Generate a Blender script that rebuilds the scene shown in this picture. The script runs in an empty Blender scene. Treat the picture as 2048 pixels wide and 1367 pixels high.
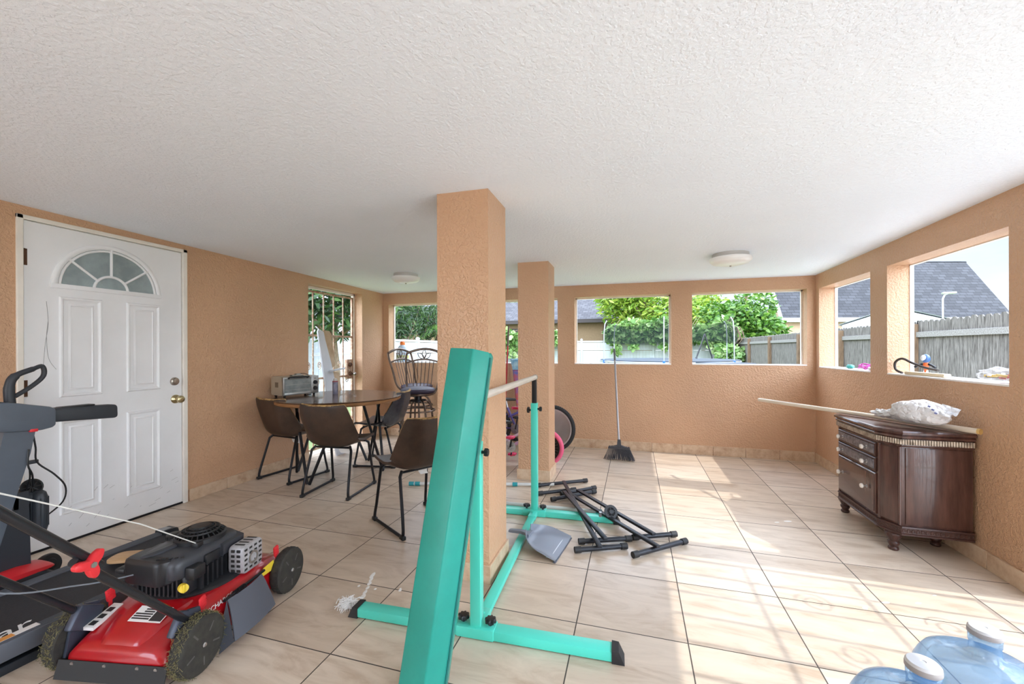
import bpy, bmesh, math, random
from mathutils import Vector, Matrix, Euler
R = math.radians
PI = math.pi
SC = bpy.context.scene
COL = SC.collection

# ------------------------------------------------------------------ helpers
def lin(c):
    out = []
    for v in c[:3]:
        v = v / 255.0
        out.append(v / 12.92 if v <= 0.04045 else ((v + 0.055) / 1.055) ** 2.4)
    return (out[0], out[1], out[2], 1.0)

def new_mat(name):
    m = bpy.data.materials.new(name); m.use_nodes = True
    nt = m.node_tree
    b = nt.nodes.get('Principled BSDF')
    return m, nt, b

def N(nt, typ, **kw):
    n = nt.nodes.new(typ)
    for k, v in kw.items():
        if k == 'op': n.operation = v
        elif k.startswith('i_'):
            key = k[2:]
            key = int(key) if key.isdigit() else key.replace('_', ' ')
            n.inputs[key].default_value = v
        else: setattr(n, k, v)
    return n

def ramp(nt, stops):
    r = nt.nodes.new('ShaderNodeValToRGB')
    e = r.color_ramp.elements
    while len(e) < len(stops): e.new(0.5)
    for k, (p, c) in enumerate(stops):
        e[k].position = p; e[k].color = c if len(c) == 4 else lin(c)
    return r

MATS = {}
def pm(name, rgb, rough=0.5, metal=0.0, var=0.0, vscale=8.0, bump=0.0, bscale=60.0, spec=0.5, rgb2=None, stretch=None, coat=0.0, bdist=0.002):
    """principled material with procedural colour variation (noise) and bump"""
    if name in MATS: return MATS[name]
    m, nt, b = new_mat(name); L = nt.links
    b.inputs['Roughness'].default_value = rough
    b.inputs['Metallic'].default_value = metal
    b.inputs['Specular IOR Level'].default_value = spec
    if coat: b.inputs['Coat Weight'].default_value = coat
    tc = N(nt, 'ShaderNodeTexCoord')
    vec = tc.outputs['Object']
    if stretch:
        mp = N(nt, 'ShaderNodeMapping'); mp.inputs['Scale'].default_value = stretch
        L.new(vec, mp.inputs['Vector']); vec = mp.outputs['Vector']
    base = lin(rgb)
    if var or rgb2:
        n = N(nt, 'ShaderNodeTexNoise', i_Scale=vscale, i_Detail=5.0, i_Roughness=0.6)
        L.new(vec, n.inputs['Vector'])
        if rgb2: c2 = lin(rgb2)
        else: c2 = tuple(max(0, v * (1 - var)) for v in base[:3]) + (1,)
        c1 = base if rgb2 else tuple(min(1, v * (1 + var * 0.6)) for v in base[:3]) + (1,)
        r = ramp(nt, [(0.35, c2), (0.65, c1)])
        L.new(n.outputs['Fac'], r.inputs['Fac']); L.new(r.outputs['Color'], b.inputs['Base Color'])
    else:
        b.inputs['Base Color'].default_value = base
    if bump:
        n2 = N(nt, 'ShaderNodeTexNoise', i_Scale=bscale, i_Detail=4.0)
        L.new(vec, n2.inputs['Vector'])
        bp = N(nt, 'ShaderNodeBump', i_Strength=bump, i_Distance=bdist)
        L.new(n2.outputs['Fac'], bp.inputs['Height']); L.new(bp.outputs['Normal'], b.inputs['Normal'])
    MATS[name] = m
    return m

class MB:
    """collects shapes in one bmesh, links them as ONE mesh object"""
    def __init__(s): s.bm = bmesh.new(); s.T = Matrix()
    def raw(s, verts, faces, M=None):
        T = s.T @ M if M is not None else s.T
        vs = [s.bm.verts.new(T @ Vector(v)) for v in verts]
        for f in faces:
            try: s.bm.faces.new([vs[i] for i in f])
            except ValueError: pass
        return s
    def merge(s, bm, M=None):
        bm.verts.index_update()
        s.raw([v.co.copy() for v in bm.verts], [[v.index for v in f.verts] for f in bm.faces], M)
        bm.free(); return s
    def box(s, c, d, rot=None, bev=0.0, seg=2):
        b = bmesh.new(); bmesh.ops.create_cube(b, size=1.0)
        bmesh.ops.scale(b, vec=Vector(d), verts=b.verts)
        if bev: bmesh.ops.bevel(b, geom=b.edges[:], offset=min(bev, 0.49 * min(d)), segments=seg, affect='EDGES', profile=0.5)
        M = Matrix.Translation(c)
        if rot is not None: M = M @ (rot if isinstance(rot, Matrix) else Euler(rot).to_matrix().to_4x4())
        return s.merge(b, M)
    def bx(s, lo, hi, bev=0.0, seg=2):
        c = [(a + b) / 2 for a, b in zip(lo, hi)]; d = [abs(b - a) for a, b in zip(lo, hi)]
        return s.box(c, d, None, bev, seg)
    def tube(s, pts, r, n=10, closed=False, caps=True, flat=1.0, up=None):
        P = [Vector(p) for p in pts]; m = len(P)
        rr = r if isinstance(r, (list, tuple)) else [r] * m
        tang = []
        for i in range(m):
            if closed: t = P[(i + 1) % m] - P[i - 1]
            elif i == 0: t = P[1] - P[0]
            elif i == m - 1: t = P[-1] - P[-2]
            else: t = (P[i + 1] - P[i]).normalized() + (P[i] - P[i - 1]).normalized()
            tang.append(t.normalized() if t.length > 1e-9 else Vector((0, 0, 1)))
        a = Vector(up) if up else (Vector((0, 0, 1)) if abs(tang[0].z) < 0.9 else Vector((1, 0, 0)))
        nrm = (a - tang[0] * a.dot(tang[0])).normalized()
        verts, faces = [], []
        for i in range(m):
            nrm = (nrm - tang[i] * nrm.dot(tang[i]))
            nrm = nrm.normalized() if nrm.length > 1e-6 else tang[i].orthogonal().normalized()
            bi = tang[i].cross(nrm)
            k = 1.0
            if 0 < i < m - 1 and not closed:
                cs = (P[i + 1] - P[i]).normalized().dot(tang[i]); k = 1.0 / max(cs, 0.6)
            for j in range(n):
                an = 2 * PI * (j + 0.5) / n
                verts.append(P[i] + (nrm * math.cos(an) * flat + bi * math.sin(an)) * rr[i] * k)
        for i in range(m if closed else m - 1):
            for j in range(n):
                a0 = i * n + j; a1 = i * n + (j + 1) % n; b0 = ((i + 1) % m) * n + j; b1 = ((i + 1) % m) * n + (j + 1) % n
                faces.append((a0, a1, b1, b0))
        if caps and not closed:
            faces.append(tuple(range(n - 1, -1, -1))); faces.append(tuple((m - 1) * n + j for j in range(n)))
        return s.raw(verts, faces)
    def lathe(s, prof, n=28, M=None, arc=2 * PI):
        """prof: list of (radius, z) bottom to top; turned about local Z, placed by M"""
        full = arc > 2 * PI - 1e-4
        verts, faces = [], []; k = n if full else n + 1
        for (r, z) in prof:
            for j in range(k):
                a = arc * j / n; verts.append((r * math.cos(a), r * math.sin(a), z))
        for i in range(len(prof) - 1):
            for j in range(n):
                j2 = (j + 1) % k
                faces.append((i * k + j, i * k + j2, (i + 1) * k + j2, (i + 1) * k + j))
        if full:
            if prof[0][0] > 1e-5: faces.append(tuple(range(n - 1, -1, -1)))
            if prof[-1][0] > 1e-5: faces.append(tuple((len(prof) - 1) * n + j for j in range(n)))
        return s.raw(verts, faces, M)
    def cyl(s, a, b, r, n=20, r2=None):
        a = Vector(a); b = Vector(b); d = b - a
        M = Matrix.Translation(a) @ d.to_track_quat('Z', 'Y').to_matrix().to_4x4()
        return s.lathe([(r, 0), (r if r2 is None else r2, d.length)], n, M)
    def ball(s, c, r, nu=16, nv=10, rot=None):
        r = r if isinstance(r, (list, tuple)) else (r, r, r)
        M = Matrix.Translation(c)
        if rot is not None: M = M @ Euler(rot).to_matrix().to_4x4()
        M = M @ Matrix.Diagonal((r[0], r[1], r[2], 1))
        return s.lathe([(max(1e-6, math.sin(PI * i / nv)), -math.cos(PI * i / nv)) for i in range(nv + 1)], nu, M)
    def prism(s, poly, t0, t1, plane='XY', M=None, bev=0.0):
        """extrude a 2D outline; plane XY (along z), XZ (along y), YZ (along x)"""
        def up(p, t):
            return {'XY': (p[0], p[1], t), 'XZ': (p[0], t, p[1]), 'YZ': (t, p[0], p[1])}[plane]
        n = len(poly)
        b = bmesh.new()
        lo = [b.verts.new(up(p, t0)) for p in poly]; hi = [b.verts.new(up(p, t1)) for p in poly]
        b.faces.new(lo[::-1]); b.faces.new(hi)
        for i in range(n): b.faces.new((lo[i], lo[(i + 1) % n], hi[(i + 1) % n], hi[i]))
        bmesh.ops.recalc_face_normals(b, faces=b.faces)
        if bev: bmesh.ops.bevel(b, geom=[e for e in b.edges if e.calc_face_angle(0) > 0.6], offset=bev, segments=2, affect='EDGES', profile=0.5)
        return s.merge(b, M)
    def loft(s, rings, caps=True, M=None):
        n = len(rings[0]); verts = [p for r in rings for p in r]; faces = []
        for i in range(len(rings) - 1):
            for j in range(n):
                faces.append((i * n + j, i * n + (j + 1) % n, (i + 1) * n + (j + 1) % n, (i + 1) * n + j))
        if caps: faces.append(tuple(range(n - 1, -1, -1))); faces.append(tuple((len(rings) - 1) * n + j for j in range(n)))
        return s.raw(verts, faces, M)
    def shell(s, fn, nu, nv, th=0.0):
        """surface fn(u,v); with th>0 a closed thin slab along the surface normal"""
        P = [[Vector(fn(i / nu, j / nv)) for j in range(nv + 1)] for i in range(nu + 1)]
        W = nv + 1
        faces = [(i * W + j, (i + 1) * W + j, (i + 1) * W + j + 1, i * W + j + 1) for i in range(nu) for j in range(nv)]
        V = [P[i][j] for i in range(nu + 1) for j in range(W)]
        if not th: return s.raw(V, faces)
        B = []
        for i in range(nu + 1):
            for j in range(W):
                du = P[min(i + 1, nu)][j] - P[max(i - 1, 0)][j]; dv = P[i][min(j + 1, nv)] - P[i][max(j - 1, 0)]
                nn = du.cross(dv); nn = nn.normalized() if nn.length > 1e-9 else Vector((0, 0, 1))
                B.append(P[i][j] - nn * th)
        o = len(V); F = faces + [tuple(o + k for k in f[::-1]) for f in faces]
        rim = [(i, 0) for i in range(nu + 1)] + [(nu, j) for j in range(1, W)] + [(i, nv) for i in range(nu - 1, -1, -1)] + [(0, j) for j in range(nv - 1, 0, -1)]
        idx = [i * W + j for i, j in rim]
        for k in range(len(idx)):
            a, b2 = idx[k], idx[(k + 1) % len(idx)]
            F.append((b2, a, o + a, o + b2))
        return s.raw(V + B, F)
    def obj(s, name, mat, parent=None, angle=38, flat=False):
        bmesh.ops.recalc_face_normals(s.bm, faces=s.bm.faces)
        me = bpy.data.meshes.new(name); s.bm.to_mesh(me); s.bm.free()
        if not flat:
            me.polygons.foreach_set('use_smooth', [True] * len(me.polygons))
            me.set_sharp_from_angle(angle=R(angle))
        me.materials.append(mat)
        o = bpy.data.objects.new(name, me); COL.objects.link(o)
        if parent is not None: o.parent = parent
        return o

def tag(o, label, cat, group=None, kind=None):
    o['label'] = label; o['category'] = cat
    if group: o['group'] = group
    if kind: o['kind'] = kind
    return o
def thing(name, label, cat, loc=(0, 0, 0), rz=0.0, group=None, rot=None):
    o = bpy.data.objects.new(name, None); COL.objects.link(o)
    o.empty_display_size = 0.1
    o.location = loc; o.rotation_euler = rot if rot else (0, 0, rz)
    return tag(o, label, cat, group)
def struct(o, label=None):
    o['kind'] = 'structure'
    if label: o['label'] = label
    return o
def dup(root, loc, rz, label):
    r = root.copy(); COL.objects.link(r); r.location = loc; r.rotation_euler = (0, 0, rz); r['label'] = label
    for ch in list(root.children):
        c = ch.copy(); COL.objects.link(c); c.parent = r
        for g in ch.children:
            d = g.copy(); COL.objects.link(d); d.parent = c
    return r
def arc_pts(c, r, a0, a1, n, plane='XY', ry=None):
    ry = r if ry is None else ry; out = []
    for i in range(n + 1):
        a = a0 + (a1 - a0) * i / n; x, y = r * math.cos(a), ry * math.sin(a)
        out.append({'XY': (c[0] + x, c[1] + y, c[2]), 'XZ': (c[0] + x, c[1], c[2] + y), 'YZ': (c[0], c[1] + x, c[2] + y)}[plane])
    return out
def bez(p0, p1, p2, p3, n=12):
    p0, p1, p2, p3 = map(Vector, (p0, p1, p2, p3)); out = []
    for i in range(n + 1):
        t = i / n; out.append(p0 * (1 - t) ** 3 + p1 * 3 * t * (1 - t) ** 2 + p2 * 3 * t * t * (1 - t) + p3 * t ** 3)
    return out
def smooth_path(pts, k=6):
    P = [Vector(p) for p in pts]; out = []
    for i in range(len(P) - 1):
        a = P[max(i - 1, 0)]; b = P[i]; c = P[i + 1]; d = P[min(i + 2, len(P) - 1)]
        for j in range(k):
            t = j / k
            out.append(0.5 * ((2 * b) + (c - a) * t + (2 * a - 5 * b + 4 * c - d) * t * t + (3 * b - a - 3 * c + d) * t ** 3))
    out.append(P[-1]); return out
def round_poly(pts, r, n=4):
    """round the corners of a 2D polygon"""
    out = []; m = len(pts)
    for i in range(m):
        p = Vector(pts[i]); a = Vector(pts[i - 1]) - p; b = Vector(pts[(i + 1) % m]) - p
        rr = min(r, a.length * 0.45, b.length * 0.45)
        s0 = p + a.normalized() * rr; s1 = p + b.normalized() * rr
        for k in range(n + 1):
            t = k / n; q = s0 * (1 - t) ** 2 + p * 2 * t * (1 - t) + s1 * t * t
            out.append((q.x, q.y))
    return out
def text_part(name, body, size, mat, parent, M, extrude=0.0006, shear=0.0):
    c = bpy.data.curves.new(name, 'FONT'); c.body = body; c.size = size; c.extrude = extrude; c.shear = shear
    tmp = bpy.data.objects.new(name + '_c', c)
    me = bpy.data.meshes.new_from_object(tmp); bpy.data.objects.remove(tmp)
    me.transform(M); me.materials.clear(); me.materials.append(mat); me.name = name
    o = bpy.data.objects.new(name, me); COL.objects.link(o)
    if parent is not None: o.parent = parent
    return o
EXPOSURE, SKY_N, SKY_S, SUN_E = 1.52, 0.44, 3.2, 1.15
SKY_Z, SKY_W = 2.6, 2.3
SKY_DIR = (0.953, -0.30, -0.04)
# ------------------------------------------------------------------ materials of the setting
def stucco(name, rgb, rough, fine, coarse, spec=0.5, mottled=0.06, bs=0.5):
    m, nt, b = new_mat(name); L = nt.links
    tc = N(nt, 'ShaderNodeTexCoord'); v = tc.outputs['Object']
    n1 = N(nt, 'ShaderNodeTexNoise', i_Scale=fine, i_Detail=3.0, i_Roughness=0.55)
    n2 = N(nt, 'ShaderNodeTexNoise', i_Scale=coarse, i_Detail=2.0)
    L.new(v, n1.inputs['Vector']); L.new(v, n2.inputs['Vector'])
    r = ramp(nt, [(0.42, (0, 0, 0, 1)), (0.60, (1, 1, 1, 1))])
    L.new(n1.outputs['Fac'], r.inputs['Fac'])
    mx = N(nt, 'ShaderNodeMath', op='MULTIPLY_ADD', i_1=0.6); L.new(n2.outputs['Fac'], mx.inputs[0]); L.new(r.outputs['Color'], mx.inputs[2])
    bp = N(nt, 'ShaderNodeBump', i_Strength=bs, i_Distance=0.0035)
    L.new(mx.outputs[0], bp.inputs['Height']); L.new(bp.outputs['Normal'], b.inputs['Normal'])
    n3 = N(nt, 'ShaderNodeTexNoise', i_Scale=1.3, i_Detail=4.0); L.new(v, n3.inputs['Vector'])
    c = lin(rgb)
    r3 = ramp(nt, [(0.3, tuple(x * (1 - mottled) for x in c[:3]) + (1,)), (0.7, tuple(min(1, x * (1 + mottled)) for x in c[:3]) + (1,))])
    L.new(n3.outputs['Fac'], r3.inputs['Fac']); L.new(r3.outputs['Color'], b.inputs['Base Color'])
    b.inputs['Roughness'].default_value = rough; b.inputs['Specular IOR Level'].default_value = spec
    return m
M_WALL = stucco('tan_stucco', (207, 165, 130), 0.36, 62, 24, 0.6, 0.07, 0.75)
M_CEIL = stucco('white_knockdown_plaster', (240, 246, 254), 0.75, 60, 22, 0.3, 0.02, 0.5)
M_OUTW = stucco('outer_stucco', (214, 186, 160), 0.7, 80, 30)

OX, OY, TX, TY = 0.2159, 2.3623, 0.4723, 0.4753
def tile_mat(name, rgb, rgb2, floor=True):
    m, nt, b = new_mat(name); L = nt.links
    tc = N(nt, 'ShaderNodeTexCoord'); v = tc.outputs['Object']
    sep = N(nt, 'ShaderNodeSeparateXYZ'); L.new(v, sep.inputs[0])
    def cell(out, off, t, g):
        a = N(nt, 'ShaderNodeMath', op='SUBTRACT', i_1=off); L.new(out, a.inputs[0])
        d = N(nt, 'ShaderNodeMath', op='DIVIDE', i_1=t); L.new(a.outputs[0], d.inputs[0])
        f = N(nt, 'ShaderNodeMath', op='FLOOR'); L.new(d.outputs[0], f.inputs[0])
        fr = N(nt, 'ShaderNodeMath', op='FRACT'); L.new(d.outputs[0], fr.inputs[0])
        pp = N(nt, 'ShaderNodeMath', op='PINGPONG', i_1=0.5); L.new(fr.outputs[0], pp.inputs[0])
        lt = N(nt, 'ShaderNodeMath', op='LESS_THAN', i_1=g / t); L.new(pp.outputs[0], lt.inputs[0])
        return f.outputs[0], lt.outputs[0]
    fx, lx = cell(sep.outputs[0], OX, TX, 0.0026)
    fy, ly = cell(sep.outputs[1], OY, TY, 0.0026)
    gm = N(nt, 'ShaderNodeMath', op='MAXIMUM'); L.new(lx, gm.inputs[0]); L.new(ly, gm.inputs[1])
    cb = N(nt, 'ShaderNodeCombineXYZ'); L.new(fx, cb.inputs[0]); L.new(fy, cb.inputs[1])
    wn = N(nt, 'ShaderNodeTexWhiteNoise'); L.new(cb.outputs[0], wn.inputs['Vector'])
    off = N(nt, 'ShaderNodeVectorMath', op='SCALE', i_Scale=9.0); L.new(wn.outputs['Color'], off.inputs[0])
    ad = N(nt, 'ShaderNodeVectorMath', op='ADD'); L.new(v, ad.inputs[0]); L.new(off.outputs[0], ad.inputs[1])
    mp = N(nt, 'ShaderNodeMapping'); mp.inputs['Rotation'].default_value = (0, 0, R(38)); mp.inputs['Scale'].default_value = (2.2, 9.0, 4.0)
    L.new(ad.outputs[0], mp.inputs['Vector'])
    n1 = N(nt, 'ShaderNodeTexNoise', i_Scale=1.3, i_Detail=7.0, i_Roughness=0.62, i_Distortion=0.9); L.new(mp.outputs[0], n1.inputs['Vector'])
    r1 = ramp(nt, [(0.28, rgb2), (0.5, rgb), (0.74, tuple(min(255, c + 14) for c in rgb))])
    L.new(n1.outputs['Fac'], r1.inputs['Fac'])
    tint = N(nt, 'ShaderNodeMix', data_type='RGBA', blend_type='MULTIPLY'); tint.inputs[0].default_value = 1.0
    tr = ramp(nt, [(0.0, (236, 232, 228)), (1.0, (255, 255, 255))]); L.new(wn.outputs['Value'], tr.inputs['Fac'])
    L.new(r1.outputs['Color'], tint.inputs[6]); L.new(tr.outputs['Color'], tint.inputs[7])
    mg = N(nt, 'ShaderNodeMix', data_type='RGBA'); mg.inputs[7].default_value = lin((74, 66, 60))
    L.new(gm.outputs[0], mg.inputs[0]); L.new(tint.outputs[2], mg.inputs[6]); L.new(mg.outputs[2], b.inputs['Base Color'])
    rg = N(nt, 'ShaderNodeMath', op='MULTIPLY_ADD', i_1=0.5, i_2=0.34); L.new(gm.outputs[0], rg.inputs[0]); L.new(rg.outputs[0], b.inputs['Roughness'])
    inv = N(nt, 'ShaderNodeMath', op='SUBTRACT', i_0=1.0); L.new(gm.outputs[0], inv.inputs[1])
    bp = N(nt, 'ShaderNodeBump', i_Strength=0.5, i_Distance=0.002); L.new(inv.outputs[0], bp.inputs['Height']); L.new(bp.outputs['Normal'], b.inputs['Normal'])
    return m
M_FLOOR = tile_mat('beige_veined_tile', (214, 197, 178), (188, 165, 142))
def base_tile_mat():
    m, nt, b = new_mat('mottled_base_tile'); L = nt.links
    tc = N(nt, 'ShaderNodeTexCoord'); v = tc.outputs['Object']
    n1 = N(nt, 'ShaderNodeTexNoise', i_Scale=14.0, i_Detail=6.0, i_Roughness=0.65); L.new(v, n1.inputs['Vector'])
    r1 = ramp(nt, [(0.3, (186, 150, 120)), (0.52, (210, 182, 152)), (0.75, (222, 200, 174))]); L.new(n1.outputs['Fac'], r1.inputs['Fac'])
    L.new(r1.outputs['Color'], b.inputs['Base Color']); b.inputs['Roughness'].default_value = 0.35
    return m
M_BASE = base_tile_mat()
M_WHITE = pm('white_paint', (242, 242, 240), 0.45)
M_TRIM = pm('cream_trim_paint', (238, 232, 222), 0.5, var=0.05)
M_DOOR = pm('white_door_paint', (240, 241, 243), 0.38, var=0.03, vscale=3)
M_BLACK = pm('black_plastic', (30, 31, 34), 0.45)
M_DMETAL = pm('black_metal', (38, 38, 42), 0.35, 0.6)
M_STEEL = pm('steel', (190, 190, 192), 0.3, 1.0)
M_RUST = pm('rusty_brown_metal', (96, 66, 48), 0.6, 0.5, var=0.35, vscale=40)

# ------------------------------------------------------------------ room
XL, XR, YB = -3.539, 1.91, 5.285
TL, TR_, TB = 0.155, 0.163, 0.145
YF = -2.4
def cz(x, y): return 2.137 - 0.0155 * y - 0.004 * x
m = MB(); m.bx((-3.80, -2.6, -0.14), (2.12, 5.50, 0.0)); struct(m.obj('floor', M_FLOOR))
m = MB()
cs = [(-3.72, YF), (2.09, YF), (2.09, 5.45), (-3.72, 5.45)]
m.raw([(x, y, cz(x, y)) for x, y in cs] + [(x, y, 2.36) for x, y in cs], [(3, 2, 1, 0), (4, 5, 6, 7), (0, 1, 5, 4), (1, 2, 6, 5), (2, 3, 7, 6), (3, 0, 4, 7)])
struct(m.obj('ceiling', M_CEIL))

def wall_along(name, axis, p0, p1, a0, a1, z1, holes, mat):
    """wall slab with rectangular openings; axis 'Y': slab between x=p0..p1 running along y"""
    m = MB()
    def bx(u0, u1, za, zb):
        if u1 - u0 < 1e-4 or zb - za < 1e-4: return
        if axis == 'Y': m.bx((p0, u0, za), (p1, u1, zb))
        else: m.bx((u0, p0, za), (u1, p1, zb))
    u = a0
    for (h0, h1, zb, zt) in sorted(holes):
        bx(u, h0, 0, z1); bx(h0, h1, 0, zb); bx(h0, h1, zt, z1); u = h1
    bx(u, a1, 0, z1)
    return struct(m.obj(name, mat))
D0, D1, DT = 1.519, 2.500, 2.072
G0, G1, GT = 3.825, 4.790, 2.003
wall_along('wall_left', 'Y', XL - TL, XL, YF, YB + TB, 2.2, [(D0, D1, 0, DT), (G0, G1, 0, GT)], M_WALL)
WB = [(-3.45, -2.345), (-2.125, -0.948), (-0.730, 0.427), (0.660, 1.830)]
wall_along('wall_back', 'X', YB, YB + TB, XL, XR, 2.2, [(a, b_, 1.054, 1.907) for a, b_ in WB], M_WALL)
WR = [(4.19, 5.195), (2.85, 3.95)]
RG0, RG1, RGT = 0.75, 2.655, 1.90
wall_along('wall_right', 'Y', XR, XR + TR_, YF, YB + TB, 2.2, [(a, b_, 1.04, 1.893) for a, b_ in WR] + [(RG0, RG1, 0, RGT), (-2.05, .42, .0, 1.92)], M_WALL)  # rearmost opening is unseen, added to let in side light
wall_along('wall_front', 'X', YF - .15, YF, XL - TL, XR + TR_, 2.2, [(-3.45, -1.9, .0, 1.98)], M_WALL)  # unseen; wall added to cut light from behind, doorway added to light the left

# white edge frames and sills of the open windows
M_SILL = pm('sunlit_white_sill', (240, 236, 232), 0.5, var=0.04)  # sunlit, overexposed look of the sill tops put into the colour
k = 0
for a, b_ in WB:
    k += 1; m = MB(); y0, y1 = YB + TB - 0.02, YB + TB + 0.006
    for lo, hi in (((a, y0, 1.054), (a + .016, y1, 1.907)), ((b_ - .016, y0, 1.054), (b_, y1, 1.907)), ((a, y0, 1.893), (b_, y1, 1.907))): m.bx(lo, hi)
    o = struct(m.obj('window_%d' % k, M_TRIM))
    m = MB(); m.bx((a, YB - 0.002, 1.054), (b_, YB + TB + .01, 1.066), 0.003); m.obj('window_sill', M_SILL, o)
for a, b_ in WR:
    k += 1; m = MB(); x0, x1 = XR + TR_ - 0.02, XR + TR_ + 0.006
    for lo, hi in (((x0, a, 1.04), (x1, a + .007, 1.893)), ((x0, b_ - .007, 1.04), (x1, b_, 1.893)), ((x0, a, 1.886), (x1, b_, 1.893))): m.bx(lo, hi)
    o = struct(m.obj('window_%d' % k, M_TRIM))
    m = MB(); m.bx((XR - 0.002, a, 1.04), (XR + TR_ + .01, b_, 1.052), 0.003); m.obj('window_sill', M_SILL, o)

# tile baseboards, one mesh per wall (joints every half tile)
def base_run(name, p0, p1, h, th, parent=None, step=0.33):
    p0 = Vector(p0); p1 = Vector(p1); d = (p1 - p0); L_ = d.length; d.normalize(); n = max(1, round(L_ / step)); m = MB()
    ang = math.atan2(d.y, d.x)
    for i in range(n):
        c = p0 + d * (L_ * (i + .5) / n)
        m.box((c.x, c.y, h / 2), (L_ / n - 0.003, th, h), (0, 0, ang), 0.002, 1)
    o = m.obj(name, M_BASE, parent)
    return struct(o) if parent is None else o
t = 0.006
o = base_run('baseboard_left', (XL + t, D1 + .01), (XL + t, G0), .098, .012)
base_run('baseboard_return', (XL + t, G1), (XL + t, YB), .10, .012, o)
base_run('baseboard_end', (XL + t, YF), (XL + t, D0 - .0), .098, .012, o)
base_run('baseboard_back', (XL + .012, YB - t), (XR - .012, YB - t), .108, .012)
o = base_run('baseboard_right', (XR - t, RG1), (XR - t, YB - .012), .10, .012)
base_run('baseboard_end', (XR - t, .42), (XR - t, RG0), .10, .012, o)

for i, (x0, x1, y0, y1) in enumerate(((-1.046, -0.746, 2.075, 2.385), (-1.075, -0.775, 3.835, 4.135))):
    m = MB(); m.bx((x0, y0, 0), (x1, y1, 2.15)); o = struct(m.obj('pillar_%d' % (i + 1), M_WALL))
    m = MB(); h = .098
    for lo, hi in (((x0 - .012, y0 - .012, 0), (x1 + .012, y0, h)), ((x0 - .012, y1, 0), (x1 + .012, y1 + .012, h)), ((x1, y0, 0), (x1 + .012, y1, h)), ((x0 - .012, y0, 0), (x0, y1, h))): m.bx(lo, hi, .0015, 1)
    m.obj('baseboard', M_BASE, o)

# ------------------------------------------------------------------ white entrance door with fanlight
m = MB(); fx = XL + .012
for lo, hi in (((XL - .12, D0, 0), (fx, D0 + .03, DT)), ((XL - .12, D1 - .034, 0), (fx, D1, DT)), ((XL - .12, D0, DT - .026), (fx, D1, DT))): m.bx(lo, hi, .003, 1)
door = struct(m.obj('door_1', M_TRIM))
S0, S1, SZ0, SZ1 = 1.553, 2.463, .014, 2.043
dx = XL - .004                         # front face of the slab
slab = MB(); slab.bx((dx - .042, S0, SZ0), (dx, S1, SZ1), .003, 1)
slab = slab.obj('door_slab', M_DOOR, door)
def raised(y0, y1, z0, z1):
    m = MB()
    def ring(ins, prof):               # picture-frame moulding with mitred corners
        V, F = [], []
        for (q, h) in prof:
            a0, a1, b0, b1 = y0 + ins + q, y1 - ins - q, z0 + ins + q, z1 - ins - q
            V += [(dx + h, a0, b0), (dx + h, a1, b0), (dx + h, a1, b1), (dx + h, a0, b1)]
        for k_ in range(len(prof) - 1):
            for j in range(4): F.append((k_ * 4 + j, k_ * 4 + (j + 1) % 4, k_ * 4 + 4 + (j + 1) % 4, k_ * 4 + 4 + j))
        m.raw(V, F)
    ring(0, [(0, -.001), (.001, .005), (.006, .012), (.014, .012), (.020, .004), (.026, -.001)])
    ring(.043, [(0, -.001), (.004, .005), (.012, .008), (.016, .0035)])
    m.bx((dx - .001, y0 + .057, z0 + .057), (dx + .0036, y1 - .057, z1 - .057))
    return m.obj('door_panel', M_DOOR, door)
raised(1.713, 1.937, .948, 1.598); raised(2.080, 2.303, .948, 1.598)
raised(1.713, 1.937, .188, .800); raised(2.080, 2.303, .188, .800)
FC, FZ, FR = 1.990, 1.668, .300
M_FGLASS = pm('grey_frosted_glass', (150, 165, 168), 0.12, var=0.25, vscale=5, spec=0.8)
m = MB(); pts = [(FC + FR * .96 * math.cos(a), FZ + FR * .96 * math.sin(a)) for a in [PI * i / 32 for i in range(33)]]
m.prism(pts, dx - .02, dx + .0015, 'YZ'); m.obj('fanlight_glass', M_FGLASS, door)
m = MB()
m.tube(arc_pts((dx + .003, FC, FZ), FR, 0, PI, 40, 'YZ'), .017, 8, flat=.7)
m.tube(arc_pts((dx + .003, FC, FZ), FR - .026, 0, PI, 40, 'YZ'), .008, 8)
m.tube(arc_pts((dx + .003, FC, FZ), .098, 0, PI, 24, 'YZ'), .009, 8)
m.bx((dx - .002, FC - FR - .018, FZ - .018), (dx + .014, FC + FR + .018, FZ + .012), .004)
for a in (38, 90, 142):
    ca, sa = math.cos(R(a)), math.sin(R(a))
    m.tube([(dx + .004, FC + .1 * ca, FZ + .1 * sa), (dx + .004, FC + (FR - .01) * ca, FZ + (FR - .01) * sa)], .008, 8)
m.obj('fanlight_frame', M_DOOR, door)
M_BRASS = pm('worn_brass', (196, 180, 140), 0.28, 1.0); M_NICK = pm('dull_nickel', (168, 160, 150), 0.3, 1.0)
RX = Matrix.Rotation(R(90), 4, 'Y')
m = MB(); m.lathe([(.0, 0), (.034, 0), (.034, .006), (.026, .012), (.014, .018), (.013, .032), (.024, .042), (.029, .055), (.027, .068), (.018, .074), (.008, .075), (.008, .071), (0, .071)], 28, Matrix.Translation((dx, 2.413, .857)) @ RX)
m.obj('door_knob', M_BRASS, door)
m = MB(); m.lathe([(.0, 0), (.032, 0), (.030, .014), (.022, .018), (.022, .024), (0, .025)], 28, Matrix.Translation((dx, 2.405, 1.0)) @ RX); m.bx((dx + .024, 2.402, .993), (dx + .027, 2.408, 1.007))
m.obj('deadbolt', M_NICK, door)
for z in (1.82, 1.02, .2):
    m = MB(); m.bx((dx - .002, S0 - .012, z - .05), (dx + .004, S0 + .016, z + .05), .001, 1); m.cyl((dx + .006, S0 - .002, z - .05), (dx + .006, S0 - .002, z + .05), .006, 12)
    m.obj('hinge', M_RUST, door)
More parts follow.
